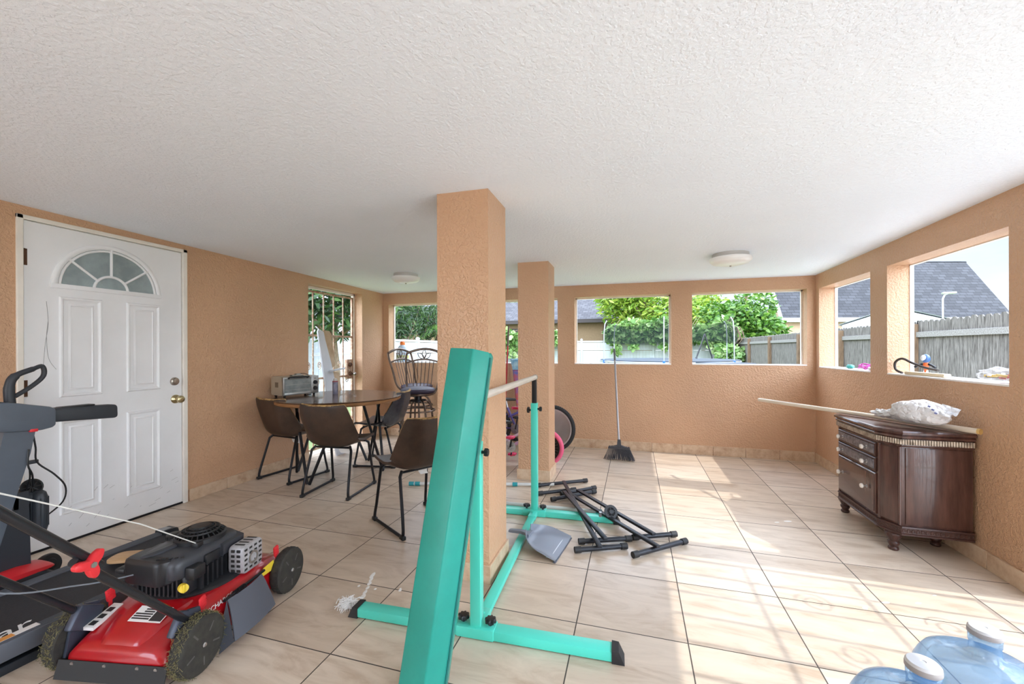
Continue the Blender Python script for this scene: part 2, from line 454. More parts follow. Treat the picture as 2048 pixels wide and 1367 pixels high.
m = MB(); m.bx((XL - .14, D0 + .03, 0), (dx + .002, D1 - .034, .014)); m.obj('threshold', M_DMETAL, door)
M_SCUFF = pm('grey_scuff', (150, 150, 152), 0.6)
m = MB()
m.tube(smooth_path([(dx + .0006, 1.655, 1.56), (dx + .0006, 1.663, 1.42), (dx + .0006, 1.650, 1.30), (dx + .0006, 1.640, 1.16)]), .0011, 5)
m.tube(smooth_path([(dx + .0006, 1.663, 1.44), (dx + .0006, 1.655, 1.33), (dx + .0006, 1.665, 1.2), (dx + .0006, 1.70, 1.13)]), .0010, 5)
rs = random.Random(5)
for i in range(26):
    y = rs.uniform(1.75, 2.42); z = rs.uniform(.05, .30); l = rs.uniform(.01, .05); a = rs.uniform(.2, .9)
    m.tube([(dx + .0004, y, z), (dx + .0004, y + l * math.cos(a), z + l * math.sin(a))], .0009, 4)
m.obj('scratches', M_SCUFF, door)

# ------------------------------------------------------------------ barred security gate in the left wall
M_GATE = pm('cream_gate_paint', (196, 178, 156), 0.5, 0.2, rgb2=(150, 104, 78), vscale=26)
gx = XL - .135
m = MB()
for lo, hi in (((gx - .02, G0, .02), (gx + .02, G0 + .03, GT)), ((gx - .02, G1 - .03, .02), (gx + .02, G1, GT)), ((gx - .02, G0, GT - .03), (gx + .02, G1, GT))): m.bx(lo, hi, .003, 1)
gate = struct(m.obj('door_2', M_TRIM))
m = MB(); g0, g1 = G0 + .04, G1 - .04
for z in (.06, .90, 1.42, GT - .06): m.bx((gx - .012, g0, z - .012), (gx + .012, g1, z + .012), .002, 1)
for y in (g0, g1): m.bx((gx - .014, y - .012, .05), (gx + .014, y + .012, GT - .05), .002, 1)
m.obj('gate_frame', M_GATE, gate)
for i in range(1, 5):
    y = g0 + (g1 - g0) * i / 5
    m = MB(); m.tube([(gx, y, .06), (gx, y, GT - .06)], .009, 8); m.obj('bar', M_GATE, gate)
for i in range(5):
    y = g0 + (g1 - g0) * (i + .5) / 5
    for sgn in (-1, 1):
        m = MB(); pts = []
        for q in range(30):
            a = q / 29 * 3.2 * PI; r = .048 - .036 * q / 29
            pts.append((gx, y + sgn * (.012 + r * math.sin(a) * .7), 1.0 + sgn * .05 + (.05 - r * math.cos(a)) * sgn - .04))
        m.tube(pts, .0045, 6); m.obj('scroll', M_GATE, gate)
m = MB(); m.bx((gx - .02, 4.62, .86), (gx + .03, 4.72, 1.12), .006); m.obj('lock_box', M_GATE, gate)
for z in (1.05, .93):
    m = MB(); m.lathe([(.03, 0), (.03, .006), (.022, .022), (.012, .026), (0, .027)], 20, Matrix.Translation((gx + .03, 4.67, z)) @ RX); m.obj('lock_knob', M_RUST, gate)
m = MB(); m.lathe([(.012, 0), (.012, .03), (.024, .045), (.022, .06), (0, .066)], 18, Matrix.Translation((gx + .03, 4.708, .925)) @ RX); m.obj('gate_handle', M_NICK, gate)

# open ironwork gate in the right wall beside the camera (its bars shade the floor)
M_IRON = pm('white_iron', (225, 222, 216), 0.45, 0.2)
m = MB(); rx = XR + .06
for z in (.04, .35, .87, 1.38, RGT - .03): m.bx((rx - .007, RG0 + .03, z - .007), (rx + .007, RG1 - .035, z + .007), .002, 1)
for y in (RG0 + .03, RG1 - .05): m.bx((rx - .013, y - .013, .03), (rx + .013, y + .013, RGT - .02), .002, 1)
g3 = struct(m.obj('door_3', M_IRON))
y = RG1 - .05 - .165
while y > RG0 + .1:
    m = MB(); m.tube([(rx, y, .04), (rx, y, RGT - .03)], .0095, 8); m.obj('bar', M_IRON, g3); y -= .19
for (y, z, s) in ((2.30, .62, 1), (2.16, .62, -1), (1.92, .60, 1), (1.80, .66, -1), (1.98, 1.1, -1), (2.34, 1.12, 1), (1.6, .62, 1), (1.6, 1.12, -1)):
    m = MB(); pts = []
    for q in range(32):
        a = q / 31 * 3.4 * PI; r = .085 - .065 * q / 31; pts.append((rx, y + s * r * math.sin(a), z + r * math.cos(a)))
    m.tube(pts, .0055, 6); m.obj('scroll', M_IRON, g3)

# ------------------------------------------------------------------ ceiling lights
M_DIFF = pm('white_acrylic_diffuser', (245, 245, 242), 0.3, spec=0.6)
M_LBASE = pm('white_light_base', (196, 194, 190), 0.5)
for i, (x, y, r, lab) in enumerate(((.81, 4.0, .170, 'round white flush ceiling light in front of the right-hand windows'), (-2.43, 4.06, .155, 'round white flush ceiling light above the dining table'))):
    z = cz(x, y); t_ = thing('ceiling_light', lab, 'ceiling light', (x, y, z), 0, 'flush ceiling lights')
    m = MB(); m.lathe([(r * .86, 0.004), (r * .86, -.030), (r * .80, -.034), (0, -.034)], 40); m.obj('base', M_LBASE, t_)
    m = MB(); m.lathe([(r * .84, -.030), (r * .98, -.034), (r, -.046), (r * .98, -.058), (r * .84, -.080), (r * .5, -.094), (r * .2, -.099), (0, -.100)], 48); m.obj('diffuser', M_DIFF, t_)
    m = MB(); m.ball((0, 0, -.103), (.008, .008, .007), 10, 8); m.obj('finial', M_NICK, t_)
# ------------------------------------------------------------------ camera, sky, sun
TH, ROLL = 0.2879, -0.0033
cam = bpy.data.cameras.new('camera'); cam.sensor_width = 36.0; cam.sensor_fit = 'HORIZONTAL'
cam.lens = 824.6045 / 2048 * 36.0; cam.shift_y = (697.5633 - 683.5) / 2048.0; cam.clip_start = 0.02; cam.clip_end = 400
co = bpy.data.objects.new('camera', cam); COL.objects.link(co)
co.matrix_world = Matrix.Translation((0, 0, 1.25)) @ Matrix.Rotation(TH, 4, 'Z') @ Matrix.Rotation(R(90), 4, 'X') @ Matrix.Rotation(ROLL, 4, 'Z')
SC.camera = co
SC.view_settings.view_transform = 'Standard'; SC.view_settings.look = 'None'
SC.view_settings.gamma = 1.0; SC.view_settings.use_curve_mapping = False
SC.view_settings.exposure = EXPOSURE
SC.cycles.use_denoising = True; SC.cycles.adaptive_threshold = 0.02
SC.cycles.max_bounces = 10; SC.cycles.diffuse_bounces = 6; SC.cycles.transparent_max_bounces = 24
SC.cycles.sample_clamp_indirect = 6.0

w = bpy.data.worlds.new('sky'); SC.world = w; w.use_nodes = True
nt = w.node_tree; L = nt.links; nt.nodes.clear()
out = N(nt, 'ShaderNodeOutputWorld'); bg = N(nt, 'ShaderNodeBackground'); L.new(bg.outputs[0], out.inputs[0])
tc = N(nt, 'ShaderNodeTexCoord'); sep = N(nt, 'ShaderNodeSeparateXYZ'); L.new(tc.outputs['Generated'], sep.inputs[0])
sky = ramp(nt, [(0.0, (232, 241, 250)), (0.10, (222, 236, 252)), (0.5, (190, 216, 250)), (1.0, (170, 204, 250))]); L.new(sep.outputs[2], sky.inputs['Fac'])
mp = N(nt, 'ShaderNodeMapping'); mp.inputs['Scale'].default_value = (1.0, 1.0, 3.0); L.new(tc.outputs['Generated'], mp.inputs['Vector'])
cn = N(nt, 'ShaderNodeTexNoise', i_Scale=2.4, i_Detail=7.0, i_Roughness=0.58); L.new(mp.outputs[0], cn.inputs['Vector'])
cr = ramp(nt, [(0.40, (0, 0, 0, 1)), (0.60, (1, 1, 1, 1))]); L.new(cn.outputs['Fac'], cr.inputs['Fac'])
mx = N(nt, 'ShaderNodeMix', data_type='RGBA'); mx.inputs[7].default_value = (0.88, 0.94, 1.0, 1)
L.new(cr.outputs['Color'], mx.inputs[0]); L.new(sky.outputs['Color'], mx.inputs[6]); L.new(mx.outputs[2], bg.inputs['Color'])
# fill light added to the unseen sky, overhead and low in the south-east
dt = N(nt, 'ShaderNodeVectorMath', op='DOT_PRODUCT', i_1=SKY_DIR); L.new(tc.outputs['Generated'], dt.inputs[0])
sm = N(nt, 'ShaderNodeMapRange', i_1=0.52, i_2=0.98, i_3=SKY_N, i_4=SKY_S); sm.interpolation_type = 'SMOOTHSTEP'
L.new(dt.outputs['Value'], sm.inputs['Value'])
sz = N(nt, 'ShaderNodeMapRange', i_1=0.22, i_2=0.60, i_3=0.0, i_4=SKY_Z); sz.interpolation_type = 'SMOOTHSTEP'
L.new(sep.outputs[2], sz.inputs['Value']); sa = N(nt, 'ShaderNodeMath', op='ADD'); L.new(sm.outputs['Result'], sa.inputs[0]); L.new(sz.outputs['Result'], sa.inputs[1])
# second fill-light lobe added low in the south-west, behind the camera
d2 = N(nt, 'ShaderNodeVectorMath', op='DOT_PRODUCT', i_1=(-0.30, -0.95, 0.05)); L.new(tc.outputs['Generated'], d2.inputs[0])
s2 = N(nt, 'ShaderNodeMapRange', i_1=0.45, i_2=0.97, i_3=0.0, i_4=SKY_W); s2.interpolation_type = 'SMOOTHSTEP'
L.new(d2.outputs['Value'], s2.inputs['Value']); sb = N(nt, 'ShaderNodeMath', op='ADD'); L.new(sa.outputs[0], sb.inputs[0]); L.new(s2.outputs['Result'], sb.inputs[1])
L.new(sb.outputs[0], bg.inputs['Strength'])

sun = bpy.data.lights.new('sun', 'SUN'); sun.energy = SUN_E; sun.angle = R(0.6); sun.color = (1.0, 0.97, 0.91)
so = bpy.data.objects.new('sun', sun); COL.objects.link(so); so.location = (12, 0, 14)
so.rotation_euler = Vector((-1, 0.02, -1.0)).to_track_quat('-Z', 'Y').to_euler()
# ------------------------------------------------------------------ grounds outside
M_GRASS = pm('lawn_green', (84, 102, 58), 0.9, var=0.35, vscale=3.0, bump=0.6, bscale=40, rgb2=(116, 126, 78), bdist=.02)
M_CONC = pm('pale_concrete', (214, 208, 198), 0.8, var=0.08, vscale=2)
m = MB(); m.bx((-60, -40, -.6), (60, 70, -.15)); struct(m.obj('ground', M_GRASS))
m = MB(); m.bx((-9, -12, -.15), (9, -2.6, -.02)); m.bx((2.12, -2.6, -.15), (4.4, 8, -.04)); struct(m.obj('ground_patio', M_CONC))

# ------------------------------------------------------------------ plants
def leaf_mat(name, c1, c2, c3, dim=0.45, tr=0.30):
    m = bpy.data.materials.new(name); m.use_nodes = True; nt = m.node_tree; L = nt.links; nt.nodes.clear()
    o = N(nt, 'ShaderNodeOutputMaterial'); g = N(nt, 'ShaderNodeNewGeometry')
    r = ramp(nt, [(p_, tuple(v * dim for v in lin(c_)[:3]) + (1,)) for p_, c_ in ((0.0, c1), (0.5, c2), (1.0, c3))]); L.new(g.outputs['Random Per Island'], r.inputs['Fac'])
    d = N(nt, 'ShaderNodeBsdfPrincipled', i_Roughness=0.45); t = N(nt, 'ShaderNodeBsdfTranslucent'); mx = N(nt, 'ShaderNodeMixShader'); mx.inputs[0].default_value = tr
    L.new(r.outputs[0], d.inputs['Base Color']); L.new(r.outputs[0], t.inputs[0]); L.new(d.outputs[0], mx.inputs[1]); L.new(t.outputs[0], mx.inputs[2]); L.new(mx.outputs[0], o.inputs[0])
    return m
M_LF_YEL = leaf_mat('yellow_green_leaves', (104, 150, 40), (150, 190, 60), (206, 220, 90), .6)
M_LF_MID = leaf_mat('fresh_green_leaves', (62, 112, 36), (104, 158, 52), (160, 204, 88), .5)
M_LF_DRK = leaf_mat('dark_green_leaves', (34, 62, 30), (58, 96, 42), (104, 142, 66))
M_LF_VIN = leaf_mat('vine_leaves', (92, 140, 62), (148, 190, 100), (206, 228, 158), .6)
M_BARK = pm('grey_brown_bark', (118, 100, 82), 0.9, var=0.3, vscale=12, bump=.5, bscale=30, bdist=.01)
def leaves(name, blobs, n, size, mat, parent, seed, aspect=0.42, droop=0.25, inner=0.45, curl=0.15):
    rg = random.Random(seed); V = []; F = []
    tot = sum(b[1][0] * b[1][1] + b[1][1] * b[1][2] + b[1][0] * b[1][2] for b in blobs)
    for c, r in blobs:
        k = int(n * (r[0] * r[1] + r[1] * r[2] + r[0] * r[2]) / tot)
        for _ in range(k):
            u = rg.uniform(-1, 1); a = rg.uniform(0, 2 * PI); q = math.sqrt(1 - u * u)
            d = Vector((q * math.cos(a), q * math.sin(a), u)); s = inner + (1 - inner) * rg.random() ** 0.5
            p = Vector((c[0] + d.x * r[0] * s, c[1] + d.y * r[1] * s, c[2] + d.z * r[2] * s))
            t = Vector((rg.gauss(0, 1), rg.gauss(0, 1), rg.gauss(-droop, .6))) + d * .5; t.normalize()
            w_ = t.cross(d + Vector((rg.gauss(0, .5), rg.gauss(0, .5), rg.gauss(0, .5)))); w_ = w_.normalized() if w_.length > 1e-5 else t.orthogonal().normalized()
            nn = t.cross(w_); L_ = size * rg.uniform(.6, 1.25); W_ = L_ * aspect
            o = len(V)
            V += [p, p + t * L_ * .35 + w_ * W_ * .5 - nn * L_ * curl * .3, p + t * L_ * .75 + w_ * W_ * .36 - nn * L_ * curl * .6, p + t * L_ - nn * L_ * curl,
                  p + t * L_ * .75 - w_ * W_ * .36 - nn * L_ * curl * .6, p + t * L_ * .35 - w_ * W_ * .5 - nn * L_ * curl * .3]
            F.append((o, o + 1, o + 2, o + 3, o + 4, o + 5))
    me = bpy.data.meshes.new(name); me.from_pydata(V, [], F); me.materials.append(mat)
    o = bpy.data.objects.new(name, me); COL.objects.link(o); o.parent = parent; return o
def blob_crown(c, r, k, seed, sub=.5):
    rg = random.Random(seed); out = [(c, (r[0] * .72, r[1] * .72, r[2] * .72))]
    for _ in range(k):
        u = rg.uniform(-.7, 1); a = rg.uniform(0, 2 * PI); q = math.sqrt(1 - u * u); s = sub * rg.uniform(.7, 1.2)
        out.append(((c[0] + q * math.cos(a) * r[0] * .68, c[1] + q * math.sin(a) * r[1] * .68, c[2] + u * r[2] * .68), (r[0] * s, r[1] * s, r[2] * s)))
    return out
def tree(name, label, cat, x, y, zc, r, n, size, mat, seed, k=9, aspect=.42, group=None, trunk_r=.14, lean=0.0):
    t_ = thing(name, label, cat, (x, y, -.15), 0, group)
    leaves('foliage', blob_crown((0, 0, zc + .15), r, k, seed), n, size, mat, t_, seed, aspect)
    m = MB(); m.tube([(0, 0, 0), (.05, .02, zc * .35), (lean, -.04, zc * .75), (lean * 1.5, 0, zc + r[2] * .3)], [trunk_r, trunk_r * .8, trunk_r * .6, trunk_r * .2], 10); m.obj('trunk', M_BARK, t_)
    m = MB(); rg = random.Random(seed + 1)
    for i in range(7):
        a = rg.uniform(0, 2 * PI); z0 = zc * rg.uniform(.5, .9)
        m.tube([(lean * .6, 0, z0), (.45 * r[0] * math.cos(a), .45 * r[1] * math.sin(a), z0 + r[2] * .35), (.75 * r[0] * math.cos(a), .75 * r[1] * math.sin(a), z0 + r[2] * .75)], [trunk_r * .45, trunk_r * .3, trunk_r * .12], 7)
    m.obj('branches', M_BARK, t_)
    return t_
tree('leafy_tree', 'tall yellow-green tree behind the trampoline and white fence', 'tree', 1.0, 24.6, 4.15, (2.6, 2.0, 2.1), 6500, .33, M_LF_YEL, 11, 12, .30)
tree('leafy_tree', 'dense bright green bushy tree between white fence and peach house', 'tree', 5.05, 22.5, 2.55, (1.75, 1.4, 1.4), 6000, .24, M_LF_MID, 12, 11, .5)
tree('leafy_tree', 'yellowish tree seen at the edge of the corner window', 'tree', 4.0, 27.5, 3.7, (1.2, 1.2, 1.4), 1500, .34, M_LF_YEL, 13, 6, .35)
tree('leafy_tree', 'green tree rising behind the dark shingled roof on the right', 'tree', 31.5, 35.0, 5.2, (2.8, 2.4, 3.0), 2600, .45, M_LF_MID, 14, 8, .4)
tree('leafy_tree', 'dark leafy tree hanging outside the barred gate', 'tree', -6.5, 7.75, 2.55, (1.55, 1.4, 1.45), 5200, .24, M_LF_DRK, 15, 11, .26)
tree('leafy_tree', 'dark tree left of the other one outside the barred gate', 'tree', -7.2, 5.9, 2.7, (1.3, 1.3, 1.5), 3000, .26, M_LF_DRK, 16, 8, .28)
tree('leafy_tree', 'distant treetop above the long roof between the two pillars', 'tree', -8.6, 33, 4.9, (2.2, 1.6, 1.4), 1200, .5, M_LF_MID, 17, 6, .4)
# spiky shrubs seen through the far-left window
def spiky(name, label, x, y, h, w_, seed, mat, n):
    rg = random.Random(seed); t_ = thing(name, label, 'shrub', (x, y, -.15), 0, 'spiky shrubs beyond the far-left window')
    m = MB(); tips = []
    for i in range(16):
        a = rg.uniform(0, 2 * PI); e = rg.uniform(.25, 1.0); p = [(0.25 * w_ * math.cos(a) * e, .25 * w_ * math.sin(a) * e, 0), (.45 * w_ * math.cos(a + .2) * e, .45 * w_ * math.sin(a + .2) * e, h * .4), (.8 * w_ * math.cos(a + .3) * e, .8 * w_ * math.sin(a + .3) * e, h * rg.uniform(.7, .95))]
        m.tube(p, [.045, .03, .012], 6); tips.append(p)
    m.obj('stems', M_BARK, t_)
    V, F = [], []
    for _ in range(n):
        p = rg.choice(tips); s = rg.uniform(.3, 1.0); b = Vector(p[1]).lerp(Vector(p[2]), s) if s < 1 else Vector(p[2])
        b += Vector((rg.gauss(0, .14), rg.gauss(0, .14), rg.gauss(.05, .2)))
        d = Vector((rg.gauss(0, .55), rg.gauss(0, .55), rg.uniform(.1, 1.2))).normalized(); sd = d.orthogonal().normalized(); l = rg.uniform(.22, .42); o = len(V)
        V += [b, b + d * l * .4 + sd * .028, b + d * l - Vector((0, 0, l * .18)), b + d * l * .4 - sd * .028]; F.append((o, o + 1, o + 2, o + 3))
    me = bpy.data.meshes.new('foliage'); me.from_pydata(V, [], F); me.materials.append(mat)
    o = bpy.data.objects.new('foliage', me); COL.objects.link(o); o.parent = t_
spiky('spiky_shrub', 'tall spiky dark shrub left in the far-left window above white fence', -9.9, 15.3, 3.6, 1.8, 21, M_LF_DRK, 2600)
spiky('spiky_shrub', 'spiky dark shrub in the middle of the far-left window', -10.0, 17.6, 3.9, 1.9, 22, M_LF_DRK, 2600)
spiky('spiky_shrub', 'spiky shrub furthest behind in the far-left window', -12.6, 19.5, 4.2, 2.3, 23, M_LF_DRK, 2600)
def palm(x, y, h, seed):
    rg = random.Random(seed); t_ = thing('palm_tree', 'feathery palm beside the large pillar in the far-left window', 'palm', (x, y, -.15), 0)
    m = MB(); m.tube([(0, 0, 0), (.05, 0, h * .5), (0, .05, h)], [.12, .10, .09], 10); m.obj('trunk', M_BARK, t_)
    V, F = [], []; mb = MB()
    for i in range(16):
        a = 2 * PI * i / 16 + rg.uniform(-.15, .15); el = rg.uniform(-.1, 1.0); R_ = rg.uniform(1.3, 1.8)
        pts = [Vector((0, .05, h)) + Vector((math.cos(a) * R_ * s, math.sin(a) * R_ * s, el * s * 1.0 - 1.1 * s * s)) for s in [j / 12 for j in range(13)]]
        mb.tube(pts, [.014 * (1 - .7 * j / 12) for j in range(13)], 5)
        for j in range(2, 13):
            d = (pts[j] - pts[j - 1]).normalized(); sd = d.cross(Vector((0, 0, 1))).normalized()
            for sg in (-1, 1):
                for q in (0, .5):
                    b = pts[j - 1].lerp(pts[j], q); l = .42 * (1 - abs(j / 12 - .45)); t2 = (sd * sg + d * .8 - Vector((0, 0, .35))).normalized(); o = len(V)
                    V += [b, b + t2 * l * .4 + d * .018, b + t2 * l, b + t2 * l * .4 - d * .018]; F.append((o, o + 1, o + 2, o + 3))
    mb.obj('frond_stems', M_LF_DRK, t_)
    me = bpy.data.meshes.new('fronds'); me.from_pydata(V, [], F); me.materials.append(M_LF_MID); o = bpy.data.objects.new('fronds', me); COL.objects.link(o); o.parent = t_
palm(-9.0, 17.9, 2.5, 31)

# climbing vines on the white fence
def vine(label, x0, x1, y, z0, z1, n, seed, size=.27, drop=.5):
    t_ = thing('climbing_vine', label, 'vine', ((x0 + x1) / 2, y, 1.6), 0)
    rg = random.Random(seed); bl = []; W_ = (x1 - x0); k = max(3, int(W_ / .7))
    for i in range(k):
        cx = -W_ / 2 + W_ * (i + .5) / k + rg.uniform(-.2, .2); zz = rg.uniform(.55, 1.0) * (z1 - z0)
        bl.append(((cx, 0, z0 - 1.6 + zz * .5), (.55, .4, zz * .55)))
        if rg.random() < .6: bl.append(((cx, -.15, z0 - 1.6 - rg.uniform(.1, drop)), (.18, .12, .32)))
    leaves('leaves', bl, n, size, M_LF_VIN, t_, seed, .85, .45, .3, .3)
    for i in range(6):
        a = rg.uniform(-W_ / 2, W_ / 2); m = MB(); m.tube(smooth_path([(a, .1, -.3), (a + .3, .0, .2), (a + .1, -.1, .6), (a + .4, .1, z1 - 1.7)], 4), .012, 5); m.obj('stem', M_BARK, t_)
vine('broad-leaved vine over the white fence behind the trampoline', -1.2, 3.2, 21.35, 1.62, 2.85, 2600, 41, .25, .25)
vine('pale vine over the white fence in the corner window', 3.3, 4.35, 20.9, 1.55, 2.75, 900, 42, .25, .2)
vine('green vine on the white fence between the pillars', -7.9, -3.4, 21.3, 1.5, 2.35, 1200, 43)
vine('dark ivy hanging on the fence corner beside the wooden fence', 4.0, 4.45, 20.2, .6, 1.7, 700, 44, .2, .9)

# ------------------------------------------------------------------ fences
M_VINYL = pm('white_vinyl', (172, 175, 182), 0.4, var=0.05, vscale=3)
M_VINYL2 = pm('weathered_white_vinyl', (170, 175, 180), 0.45, rgb2=(150, 157, 152), vscale=1.1)
def vinyl(label, p0, p1, h, bay, mat):
    p0 = Vector(p0); p1 = Vector(p1); d = p1 - p0; n = max(1, round(d.length / bay)); ang = math.atan2(d.y, d.x)
    t_ = thing('vinyl_fence', label, 'fence', (p0.x, p0.y, -.15), ang, 'white vinyl fences')
    Lb = d.length / n
    for i in range(n):
        m = MB(); a0, a1 = i * Lb + .05, (i + 1) * Lb - .05; k = max(3, int((a1 - a0) / .15)); w_ = (a1 - a0) / k
        for j in range(k):
            m.bx((a0 + j * w_ + .003, -.011, .1), (a0 + (j + 1) * w_ - .003, .011, h - .42))
            m.bx((a0 + j * w_ + .003, -.011, h - .36), (a0 + (j + 1) * w_ - .003, .011, h))
        for z in (.12, h - .40, h + .02): m.bx((a0, -.03, z), (a1, .03, z + .075), .006, 1)
        m.obj('panel', mat, t_)
    for i in range(n + 1):
        m = MB(); m.bx((i * Lb - .055, -.055, 0), (i * Lb + .055, .055, h + .16), .005, 1)
        m.raw([(i * Lb - .07, -.07, h + .16), (i * Lb + .07, -.07, h + .16), (i * Lb + .07, .07, h + .16), (i * Lb - .07, .07, h + .16), (i * Lb, 0, h + .22)], [(3, 2, 1, 0), (0, 1, 4), (1, 2, 4), (2, 3, 4), (3, 0, 4)])
        m.obj('post', mat, t_)
vinyl('long white vinyl fence across the back behind the trampoline', (-8, 21.8), (4.5, 21.8), 1.72, 1.92, M_VINYL2)
vinyl('bright white vinyl fence seen through the far-left window and gate', (-8, 3.0), (-8, 21.7), 1.66, 1.85, M_VINYL)

M_GWOOD = pm('weathered_grey_wood', (124, 118, 111), 0.85, rgb2=(66, 60, 54), vscale=5, stretch=(14, 14, 1.1), bump=.4, bscale=20, bdist=.004)
M_RAIL = pm('pale_grey_rail_wood', (146, 143, 138), 0.85, rgb2=(106, 99, 91), vscale=5, stretch=(14, 1.1, 14))
M_POSTW = pm('brown_post_wood', (122, 98, 74), 0.85, rgb2=(90, 70, 52), vscale=6, stretch=(12, 12, 1))
FXX = 4.6
wf = thing('wooden_fence', 'grey weathered dog-ear picket fence along the right side', 'fence', (FXX, 1.0, -.15), R(90))
fp = [1.09, 3.62, 6.16, 8.7, 11.3, 13.8, 16.5, 19.2, 21.2]
rg = random.Random(3)
for i in range(len(fp) - 1):
    a0, a1 = fp[i] - 1.0, fp[i + 1] - 1.0; m = MB(); pw = .125; a = a0
    while a < a1 - .02:
        b = min(a + pw - .006, a1); h = 1.855 + rg.uniform(-.012, .012); c = .032
        m.prism([(a, .02), (b, .02), (b, h - c), (b - c, h), (a + c, h), (a, h - c)], -.04 + rg.uniform(-.003, .003), -.022, 'XZ'); a += pw
    m.obj('pickets', M_GWOOD, wf)
    m = MB()
    for z in (.32, 1.62): m.bx((a0, -.022, z - .045), (a1, .016, z + .045), .003, 1)
    m.obj('rail', M_RAIL, wf)
for p in fp:
    m = MB(); m.bx((p - 1 - .05, -.02, 0), (p - 1 + .05, .075, 1.80), .004, 1); m.obj('post', M_POSTW, wf)

# ------------------------------------------------------------------ neighbouring houses
def shingle(name, rgb, rgb2, sx, sz, ax=(0, 0, 0)):
    m, nt, b = new_mat(name); L = nt.links; tc = N(nt, 'ShaderNodeTexCoord')
    br = N(nt, 'ShaderNodeTexBrick', i_Scale=1.0); br.inputs['Color1'].default_value = lin(rgb); br.inputs['Color2'].default_value = lin(rgb2); br.inputs['Mortar'].default_value = lin(tuple(c * .55 for c in rgb2))
    br.inputs['Brick Width'].default_value = sx; br.inputs['Row Height'].default_value = sz; br.inputs['Mortar Size'].default_value = .014; br.inputs['Bias'].default_value = 0.0
    mp = N(nt, 'ShaderNodeMapping'); mp.inputs['Rotation'].default_value = ax; L.new(tc.outputs['Object'], mp.inputs[0]); L.new(mp.outputs[0], br.inputs['Vector']); L.new(br.outputs['Color'], b.inputs['Base Color']); b.inputs['Roughness'].default_value = .9
    return m
M_SH1 = shingle('charcoal_shingles', (56, 56, 61), (36, 36, 41), .40, .165, (R(90), 0, 0))
M_SH2 = shingle('grey_brown_shingles', (72, 70, 73), (50, 47, 52), .36, .13, (R(90), 0, 0))
M_PEACH = pm('peach_stucco', (176, 148, 126), 0.85, var=.05)
M_TANH = pm('tan_house_wall', (122, 100, 74), 0.85, var=.08)
M_FASC = pm('white_fascia', (196, 197, 202), 0.5)
M_DFASC = pm('dark_brown_fascia', (52, 44, 42), 0.7)
M_SIDING = pm('white_vertical_siding', (186, 190, 198), 0.6, rgb2=(158, 164, 174), vscale=4, stretch=(18, 18, .3))
h1 = thing('house', 'peach house with steep charcoal shingle roof behind the wooden fence', 'house', (0, 0, 0), TH)
def roofslab(name, P, mat, parent, th=.10):
    a = Vector(P[0]); n = (Vector(P[1]) - a).cross(Vector(P[3]) - a).normalized(); m = MB(); k = len(P)
    V = [Vector(p) for p in P] + [Vector(p) - n * th for p in P]
    F = [tuple(range(k)), tuple(range(2 * k - 1, k - 1, -1))] + [(i, k + i, k + (i + 1) % k, (i + 1) % k) for i in range(k)]
    m.raw(V, F); return m.obj(name, mat, parent)
DE, DR, ZE, ZR = 21.6, 24.3, 2.82, 6.34       # eave and ridge distance and height in the house's own frame
eL, eR, rL, rR = 14.15, 26.35, 14.85, 26.7
roofslab('roof', [(eL, DE, ZE), (eR, DE, ZE), (rR, DR, ZR), (rL, DR, ZR)], M_SH1, h1)
roofslab('roof_far_slope', [(rL, DR, ZR), (rR, DR, ZR), (eR + 3.2, DR + 2, ZE), (eL, DR + 2, ZE)], M_SH1, h1)
roofslab('roof_hip', [(eR, DE, ZE), (eR + 3.2, DR + 2, ZE), (rR + .02, DR + .02, ZR), (rR, DR, ZR)], M_SH1, h1)
m = MB(); m.bx((eL - .02, DE - .04, ZE - .20), (eR, DE + .02, ZE + .015)); m.obj('fascia', M_FASC, h1)
m = MB(); d = Vector((rL, DR, ZR)) - Vector((eL, DE, ZE)); m.tube([(eL - .03, DE, ZE - .04), (rL - .03, DR, ZR - .04)], .085, 4); m.obj('rake_board', M_FASC, h1)
m = MB(); m.tube([(rL - .03, DR, ZR - .04), (eL - .03, DR + 2, ZE - .04)], .085, 4); m.obj('far_rake_board', M_TANH, h1)
m = MB(); m.bx((eL + .28, DE + .35, -.15), (eR - .2, DE + .5, ZE + .05)); m.prism([(DE + .35, -.15), (DR + 1.4, -.15), (DR + 1.4, ZE + .9), (DR, ZR - .6), (DE + .35, ZE)], eL + .25, eL + .35, 'YZ'); m.obj('wall', M_PEACH, h1)
m = MB(); m.prism([(DE + .75, ZE + .55), (DR + 1.2, ZE + .55), (DR, ZR - .5)], eL + .22, eL + .26, 'YZ'); m.obj('gable_siding', M_SIDING, h1)
m = MB(); m.bx((eL + .20, DE + .9, 1.2), (eL + .26, DE + 1.9, 2.15)); m.obj('window_frame', M_FASC, h1)

h2 = thing('house', 'long low house with grey-brown roof behind the white fence', 'house', (0, 0, 0), 0)
roofslab('roof', [(-20, 26, 3.10), (1.6, 26, 3.10), (1.6, 30, 4.78), (-20, 30, 4.78)], M_SH2, h2)
roofslab('roof_far_slope', [(-20, 30, 4.78), (1.6, 30, 4.78), (1.6, 34, 3.10), (-20, 34, 3.10)], M_SH2, h2)
m = MB(); m.bx((-20, 25.94, 2.88), (1.6, 26.02, 3.11)); m.obj('fascia', M_DFASC, h2)
m = MB(); m.bx((-19.6, 26.5, -.15), (1.2, 33.5, 3.0)); m.obj('wall', M_TANH, h2)
for x in (-11, -8.2, -4.5, -1.8):
    m = MB(); m.bx((x, 26.44, 1.5), (x + .9, 26.52, 2.6)); m.obj('window_pane', M_DFASC, h2)

